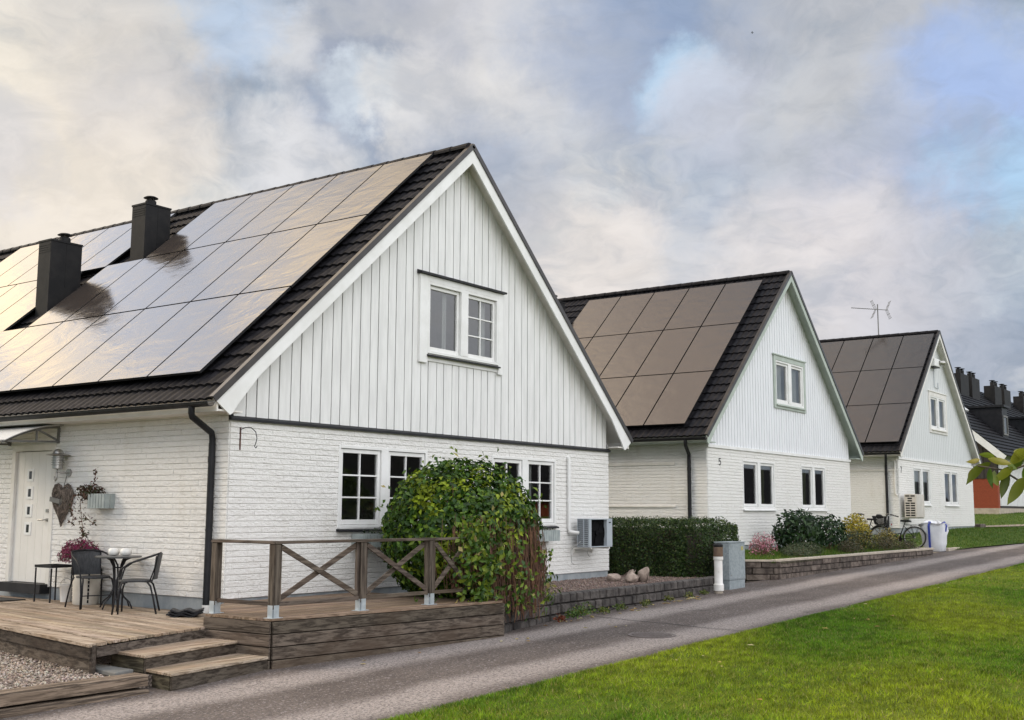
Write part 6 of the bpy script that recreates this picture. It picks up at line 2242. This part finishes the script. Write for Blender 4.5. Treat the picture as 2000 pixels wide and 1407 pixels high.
# ---------------------------------------------------------------- bicycles and bag
def bicycle(label, loc, rz, basket, lean=0.0):
    t = thing('bicycle', label, 'bicycle', loc, rz, 'bicycles parked by the driveway')
    t.rotation_euler = (lean, 0, rz)
    R_ = 0.335
    for wx in (-0.53, 0.53):
        mb = MB()
        pts = [(wx + R_ * math.cos(a), 0, R_ + 0.01 + R_ * math.sin(a)) for a in np.linspace(0, 2 * math.pi, 33)]
        mb.tube(pts, 0.021, 8, caps=False)
        wh = mb.build('wheel', M['tyre'], t, smooth=True)
        mb = MB()
        r2 = R_ - 0.028
        pts = [(wx + r2 * math.cos(a), 0, R_ + 0.01 + r2 * math.sin(a)) for a in np.linspace(0, 2 * math.pi, 33)]
        mb.tube(pts, 0.013, 6, caps=False)
        for k in range(18):
            a = k * 2 * math.pi / 18
            mb.tube([(wx + 0.02 * math.cos(a + 0.8), 0.02 * (-1) ** k, R_ + 0.01 + 0.02 * math.sin(a + 0.8)), (wx + r2 * math.cos(a), 0, R_ + 0.01 + r2 * math.sin(a))], 0.0022, 3, caps=False)
        mb.tube([(wx, -0.045, R_ + 0.01), (wx, 0.045, R_ + 0.01)], 0.026, 10)
        mb.build('rim', M['steel'], wh, smooth=True)
        mb = MB()
        a0, a1 = (10, 165) if wx < 0 else (35, 175)
        pts = [(wx + (R_ + 0.035) * math.cos(math.radians(a)), 0, R_ + 0.01 + (R_ + 0.035) * math.sin(math.radians(a))) for a in np.linspace(a0, a1, 14)]
        for p, q in zip(pts[:-1], pts[1:]):
            mb.bar(p, q, 0.05, 0.004, (0, 1, 0)) if False else mb.add([(p[0], -0.026, p[2]), (p[0], 0.026, p[2]), (q[0], 0.026, q[2]), (q[0], -0.026, q[2])], ((0, 1, 2, 3),))
        mb.build('mudguard', M['black'], t, smooth=True)
    mb = MB()
    bb, seat, head0, head1 = (-0.05, 0, 0.29), (-0.20, 0, 0.72), (0.36, 0, 0.62), (0.33, 0, 0.80)
    for p, q, r_ in ((bb, (-0.26, 0, 0.86), 0.017), (bb, head0, 0.02), ((-0.13, 0, 0.48), (0.10, 0, 0.43), 0.016), (head0, head1, 0.02)):
        mb.tube([p, q], r_, 8)
    mb.tube([(0.02, 0, 0.36), (0.20, 0, 0.50), (0.34, 0, 0.72)], 0.017, 8)
    for s in (-1, 1):
        mb.tube([bb, (-0.53, s * 0.05, R_ + 0.01)], 0.011, 6)
        mb.tube([(-0.21, 0, 0.70), (-0.53, s * 0.05, R_ + 0.01)], 0.009, 6)
        mb.tube([(0.365, s * 0.03, 0.60), (0.44, s * 0.05, 0.46), (0.53, s * 0.05, R_ + 0.01)], 0.012, 6)
    mb.build('frame', M['black'], t, smooth=True)
    mb = MB()
    mb.tube([(0.33, 0, 0.78), (0.31, 0, 0.98)], 0.013, 6)
    mb.tube([(0.10, -0.27, 1.03), (0.20, -0.28, 1.06), (0.30, -0.18, 1.05), (0.33, 0, 0.99), (0.30, 0.18, 1.05), (0.20, 0.28, 1.06), (0.10, 0.27, 1.03)], 0.012, 6)
    mb.build('handlebar', M['steel'], t, smooth=True)
    for s in (-1, 1):
        mb = MB()
        mb.tube([(0.02, s * 0.265, 1.01), (0.14, s * 0.275, 1.045)], 0.018, 8)
        mb.build('grip', M['black'], t)
    mb = MB()
    vs = []
    prof = [(-0.42, 0.09, 0.87), (-0.36, 0.115, 0.885), (-0.26, 0.10, 0.88), (-0.17, 0.04, 0.885), (-0.10, 0.022, 0.885)]
    for x, h, z in prof:
        for s in (-1, 0, 1):
            vs.append((x, s * h, z + (0.012 if s == 0 else 0)))
    for x, h, z in prof:
        for s in (-1, 0, 1):
            vs.append((x, s * h * 0.9, z - 0.05 + (0.012 if s == 0 else 0)))
    fs = [(i * 3 + j, i * 3 + j + 1, i * 3 + j + 4, i * 3 + j + 3) for i in range(4) for j in range(2)]
    fs += [tuple(15 + k for k in f) for f in fs]
    fs += [(i * 3, i * 3 + 3, 18 + i * 3, 15 + i * 3) for i in range(4)] + [(i * 3 + 2, i * 3 + 5, 20 + i * 3, 17 + i * 3) for i in range(4)] + [(0, 1, 16, 15), (1, 2, 17, 16), (12, 13, 28, 27), (13, 14, 29, 28)]
    mb.add(vs, fs)
    mb.build('saddle', M['black'], t, smooth=True, autosmooth=50)
    mb = MB()
    for s in (-0.06, 0.0, 0.06):
        mb.tube([(-0.25, s, 0.74), (-0.82, s, 0.74)], 0.007, 5)
    for x in (-0.3, -0.5, -0.7, -0.82):
        mb.tube([(x, -0.065, 0.74), (x, 0.065, 0.74)], 0.006, 5)
    for s in (-1, 1):
        mb.tube([(-0.53, s * 0.055, R_ + 0.01), (-0.68, s * 0.062, 0.74)], 0.006, 5)
        mb.tube([(-0.53, s * 0.055, R_ + 0.01), (-0.42, s * 0.062, 0.74)], 0.006, 5)
    mb.build('carrier', M['black'], t)
    mb = MB()
    mb.obox((-0.87, 0, 0.70), (0.012, 0, 0), (0, 0.035, 0), (0, 0, 0.028))
    mb.build('rear_reflector', mat('reflector', (0.35, 0.02, 0.02), rough=0.2), t)
    mb = MB()
    mb.tube([(-0.05, -0.07, 0.29), (-0.05, -0.035, 0.29)], 0.095, 20)
    mb.prism([(-0.55, -0.062, R_ + 0.045), (-0.02, -0.062, 0.395), (-0.02, -0.062, 0.385), (-0.55, -0.062, R_ + 0.03)], (0, 0.02, 0))
    mb.build('chain_guard', M['black'], t)
    mb = MB()
    for s in (-1, 1):
        mb.tube([(-0.05, s * 0.075, 0.29), (-0.05 + s * 0.05, s * 0.085, 0.29 - s * 0.155)], 0.009, 5)
        mb.obox((-0.05 + s * 0.05, s * 0.135, 0.29 - s * 0.155), (0.04, 0, 0), (0, 0.045, 0), (0, 0, 0.01))
    mb.build('crank', M['steel'], t)
    mb = MB()
    mb.tube([(0.43, 0, 0.70), (0.49, 0, 0.70)], [0.03, 0.045], 12)
    mb.build('front_lamp', M['steel'], t)
    if basket:
        mb = MB()
        a = [(0.38, -0.15), (0.66, -0.15), (0.66, 0.15), (0.38, 0.15)]
        b = [(0.35, -0.19), (0.73, -0.19), (0.73, 0.19), (0.35, 0.19)]
        for i in range(4):
            j = (i + 1) % 4
            for k in range(9):
                f = k / 8
                p = (a[i][0] + (a[j][0] - a[i][0]) * f, a[i][1] + (a[j][1] - a[i][1]) * f, 0.74)
                q = (b[i][0] + (b[j][0] - b[i][0]) * f, b[i][1] + (b[j][1] - b[i][1]) * f, 0.99)
                mb.tube([p, q], 0.007, 4)
            for k in range(6):
                f = k / 5
                p = (a[i][0] + (b[i][0] - a[i][0]) * f, a[i][1] + (b[i][1] - a[i][1]) * f, 0.74 + 0.25 * f)
                q = (a[j][0] + (b[j][0] - a[j][0]) * f, a[j][1] + (b[j][1] - a[j][1]) * f, 0.74 + 0.25 * f)
                mb.tube([p, q], 0.009 if k < 5 else 0.013, 5)
        mb.box(0.385, 0.655, -0.145, 0.145, 0.735, 0.745)
        mb.build('basket', M['black'], t)
        mb = MB()
        mb.obox((0.56, 0.0, 1.0), (0.09, 0, 0), (0, 0.10, 0), (0, 0, 0.06))
        mb.build('basket_load', M['black'], t, bevel=0.04, segs=2)
    return t


bicycle('black bicycle with front basket leaning beside the white bag', (26.5, -0.70, 0.075), math.radians(93), True, 0.08)
bicycle('bicycle without basket standing behind the golden yellow bush', (27.3, 0.62, 0.11), math.radians(100), False, 0.0)

bg_ = thing('bulk_bag', 'white woven bulk bag with blue corner straps beside the bicycle', 'bag', (26.95, -1.72, road_z(26.9) + 0.01))
mb = MB()
n = 32
rows = [(0.0, 0.27), (0.03, 0.30), (0.25, 0.345), (0.5, 0.375), (0.72, 0.42), (0.80, 0.40), (0.86, 0.44)]
vs = []
for z, r_ in rows:
    for k in range(n):
        a = 2 * math.pi * k / n
        cs, sn = math.cos(a), math.sin(a)
        sq = 1 / max(abs(cs), abs(sn))
        rr = r_ * (0.35 + 0.65 * (0.45 * sq + 0.55)) * (1 + 0.045 * math.sin(5 * a + z * 9) + 0.035 * math.sin(9 * a - z * 14))
        zz = z + (0.06 * math.sin(2 * a + 0.6) + 0.05 * math.sin(3 * a) if z > 0.7 else 0)
        vs.append((rr * cs, rr * sn, zz))
fs = [(i * n + k, i * n + (k + 1) % n, (i + 1) * n + (k + 1) % n, (i + 1) * n + k) for i in range(len(rows) - 1) for k in range(n)] + [tuple(range(n))[::-1]]
b = len(vs)
for k in range(n):
    a = 2 * math.pi * k / n
    vs.append((0.30 * math.cos(a), 0.30 * math.sin(a), 0.70 + 0.04 * math.sin(3 * a)))
fs += [((len(rows) - 1) * n + k, (len(rows) - 1) * n + (k + 1) % n, b + (k + 1) % n, b + k) for k in range(n)] + [tuple(b + k for k in range(n))]
mb.add(vs, fs)
mb.build('sack', M['bag'], bg_, smooth=True, autosmooth=60)
for k, a in enumerate((math.radians(176), math.radians(252))):
    mb = MB()
    r_ = 0.44
    px_, py_ = math.cos(a), math.sin(a)
    pts = [(px_ * r_ * 0.93, py_ * r_ * 0.93, 0.10 if k == 0 else 0.62), (px_ * r_ * 0.985, py_ * r_ * 0.985, 0.5 if k == 0 else 0.75), (px_ * r_ * 1.02, py_ * r_ * 1.02, 0.80), (px_ * r_ * 0.85, py_ * r_ * 0.85, 0.93), (px_ * r_ * 0.6, py_ * r_ * 0.6, 0.86)]
    for p, q in zip(pts[:-1], pts[1:]):
        mb.bar(p, q, 0.012, 0.07, (-py_, px_, 0))
    mb.build('strap', M['bag_blue'], bg_)
mb = MB()
for (a, b, h) in (((-0.36, -0.1), (0.05, -0.33), 0.92), ((0.2, -0.3), (0.35, 0.0), 1.0)):
    mb.add([(a[0], a[1], 0.80), (b[0], b[1], 0.82), (b[0] * 0.9, b[1] * 0.9, h), (a[0] * 0.5, a[1] * 0.5, h - 0.1)], ((0, 1, 2, 3),))
mb.build('flap', M['bag'], bg_)

# ---------------------------------------------------------------- row house at the far right
RX, RY, RB = 51.4, 1.9, 1.14
re_, rrz, ry_ridge = 4.45, 9.5, 7.6
rh = thing('row_house', 'long dark roofed row house with red brick end at far right', 'house', (RX, RY, RB))
O = (RX, RY, RB)
XE = 92.0
mb = MB()
nz = 23
for k in range(nz):
    z0, z1 = RB + 0.30 + k * 0.065, RB + 0.30 + (k + 1) * 0.065
    mb.add([(RX, RY, z0 + .006), (RX, RY + 11.4, z0 + .006), (RX, RY + 11.4, z1 - .006), (RX, RY, z1 - .006), (RX + .012, RY, z0), (RX + .012, RY + 11.4, z0), (RX + .012, RY + 11.4, z1), (RX + .012, RY, z1)],
           ((0, 1, 2, 3), (0, 1, 5, 4), (3, 2, 6, 7)))
mb.quad((RX, RY - 0.001, RB + .3), (RX + 0.35, RY - 0.001, RB + .3), (RX + 0.35, RY - 0.001, RB + 1.79), (RX, RY - 0.001, RB + 1.79))
mb.build('end_wall', M['red_brick'], rh, O)
mb = MB()
zt_ = RB + 1.795
x = 0
yy = RY
while yy < RY + 11.4:
    y1 = min(yy + 0.16, RY + 11.4)
    f = lambda y: re_ + (rrz - re_) * (1 - abs(y - ry_ridge) / (ry_ridge - RY)) - 0.12
    d = 0.02 if x % 2 else 0.045
    mb.prism([(RX - d, yy, zt_), (RX - d, y1 - 0.005, zt_), (RX - d, y1 - 0.005, f(y1)), (RX - d, yy, f(yy))], (0.06, 0, 0))
    yy = y1
    x += 1
mb.build('gable_boards', M['dark_boards'], rh, O)
mb = MB()
mb.box(RX - 0.03, XE, RY - 0.03, RY + 11.4, RB - 0.6, RB + 0.30)
mb.build('foundation', M['cap'], rh, O)
mb = MB()
x = RX + 0.36
k = 0
while x < XE:
    d = 0.02 if k % 2 else 0.0
    mb.box(x, x + 0.155, RY - 0.02 - d, RY + 0.02, RB + 0.42, re_ - 0.1)
    x += 0.16
    k += 1
mb.build('front_boards', M['clad'], rh, O)
mb = MB()
mb.box(RX + 0.36, XE, RY + 0.02, RY + 0.2, RB + 0.30, re_)
mb.build('front_wall', M['dark_boards'], rh, O)
mb = MB()
sl_l = math.hypot(ry_ridge - RY + 0.6, rrz - re_ + 0.4)


def rslope(s, x, h, back=False):
    t_ = s / sl_l
    y = RY - 0.6 + (ry_ridge - RY + 0.6) * t_
    z = re_ - 0.4 + (rrz - re_ + 0.4) * t_
    ny, nz_ = -(rrz - re_ + 0.4) / sl_l, (ry_ridge - RY + 0.6) / sl_l
    y, z = y + ny * h, z + nz_ * h
    return (x, (2 * ry_ridge - y) if back else y, z)


for back in (False, True):
    s = 0.0
    while s < sl_l - 0.02:
        s1 = min(s + 0.36, sl_l)
        a = [rslope(s, RX - 0.5, 0.05, back), rslope(s, XE, 0.05, back), rslope(s1, XE, 0.0, back), rslope(s1, RX - 0.5, 0.0, back), rslope(s, RX - 0.5, -0.0, back), rslope(s, XE, -0.0, back)]
        mb.add(a, ((0, 1, 2, 3), (0, 1, 5, 4)))
        s = s1
rroof = mb.build('roof', M['tile'], rh, O)
mb = MB()
for back in (False, True):
    c = [rslope(-0.02, RX - 0.52, -0.01, back), rslope(sl_l, RX - 0.52, -0.01, back), rslope(sl_l, RX - 0.52, -0.34, back), rslope(-0.02, RX - 0.52, -0.34, back)]
    mb.prism(c, (0.04, 0, 0))
mb.build('verge_board', M['white'], rh, O)
for (x0, x1) in ((62.6, 64.5), (65.3, 67.2), (71.2, 73.1), (73.9, 75.8), (79.8, 81.7), (82.5, 84.4)):
    mb = MB()
    y0 = ry_ridge - 1.3
    mb.box(x0, x1, y0, y0 + 0.7, 7.4, 9.75)
    for f in (0.28, 0.72):
        c = (x0 + (x1 - x0) * f, y0 + 0.27, 9.75)
        mb.lathe([(0.14, 0), (0.14, 0.30), (0.1, 0.30)], c, 10)
        mb.lathe([(0.05, 0.32), (0.20, 0.38), (0.20, 0.40), (0.02, 0.43)], c, 10)
    mb.build('chimney', M['chimney'], rroof, O)
for x0 in (57.15, 66.2, 75.2):
    dm_ = MB()
    x1 = x0 + 1.2
    zt2, yf = 7.05, 2.8
    yb = RY - 0.6 + (ry_ridge - RY + 0.6) * (zt2 - re_ + 0.4) / (rrz - re_ + 0.4)
    zb2 = re_ - 0.4 + (yf - RY + 0.6) / (ry_ridge - RY + 0.6) * (rrz - re_ + 0.4)
    dm_.prism([(x0, yf, zb2), (x0, yf, zt2), (x0, yb, zt2)], (x1 - x0, 0, 0))
    dm_.box(x0 - 0.12, x1 + 0.12, yf - 0.15, yb, zt2, zt2 + 0.12)
    dd = dm_.build('dormer', M['metal_black'], rroof, O)
    w_ = MB()
    ring(w_, x0 + 0.1, x1 - 0.1, zb2 + 0.15, zt2 - 0.45, 0.10, yf - 0.06, yf - 0.002)
    w_.build('window_frame', M['slate_sign'], dd, O)
    MB().quad((x0 + 0.2, yf - 0.02, zb2 + 0.25), (x1 - 0.2, yf - 0.02, zb2 + 0.25), (x1 - 0.2, yf - 0.02, zt2 - 0.55), (x0 + 0.2, yf - 0.02, zt2 - 0.55)).build('pane', M['glass_door'], dd, O)
mb = MB()
c = [rslope(4.1, 55.2, 0.08), rslope(4.1, 56.2, 0.08), rslope(5.2, 56.2, 0.08), rslope(5.2, 55.2, 0.08)]
d = [rslope(4.1, 55.2, 0.16), rslope(4.1, 56.2, 0.16), rslope(5.2, 56.2, 0.16), rslope(5.2, 55.2, 0.16)]
mb.add(c + d, ((4, 5, 6, 7), (0, 1, 5, 4), (1, 2, 6, 5), (2, 3, 7, 6), (3, 0, 4, 7)))
mb.build('skylight', M['white'], rroof, O)

# houses across the lawn behind the viewer, which the gable windows mirror
nb_ = thing('brick_house', 'long red brick house across the lawn, mirrored in the gable windows', 'house', (30, -48, -0.4))
mb = MB()
mb.box(-40, 190, -8, 0, -1.0, 2.9)
mb.build('wall', M['red_brick'], nb_)
mb = MB()
mb.prism([(-40.5, 0.6, 2.5), (-40.5, -4, 7.4), (-40.5, -8.6, 2.5)], (231, 0, 0))
mb.build('roof', M['tile'], nb_)

# a bird high up
bi = MB()
bi.add([(0, 0, 0), (-0.24, 0.03, 0.10), (-0.45, -0.03, 0.02), (-0.22, -0.07, 0.07), (0.24, 0.03, 0.10), (0.45, -0.03, 0.02), (0.22, -0.07, 0.07)], ((0, 1, 2, 3), (0, 6, 5, 4)))
bi.tube([(0, 0.14, 0.0), (0, 0.08, 0.01), (0, -0.08, 0.0), (0, -0.2, 0.0)], [0.012, 0.04, 0.04, 0.012], 6)
bo = bi.build('bird', M['black'], None)
DB = Vector((0.866, 0.375, 0.40)).normalized()
bo.location = Vector((-10.43, -12.21, 1.19)) + DB * 150
bo.rotation_euler = (0, 0, 0.4)
tag(bo, 'tiny dark bird flying high in the cloudy sky', 'bird')
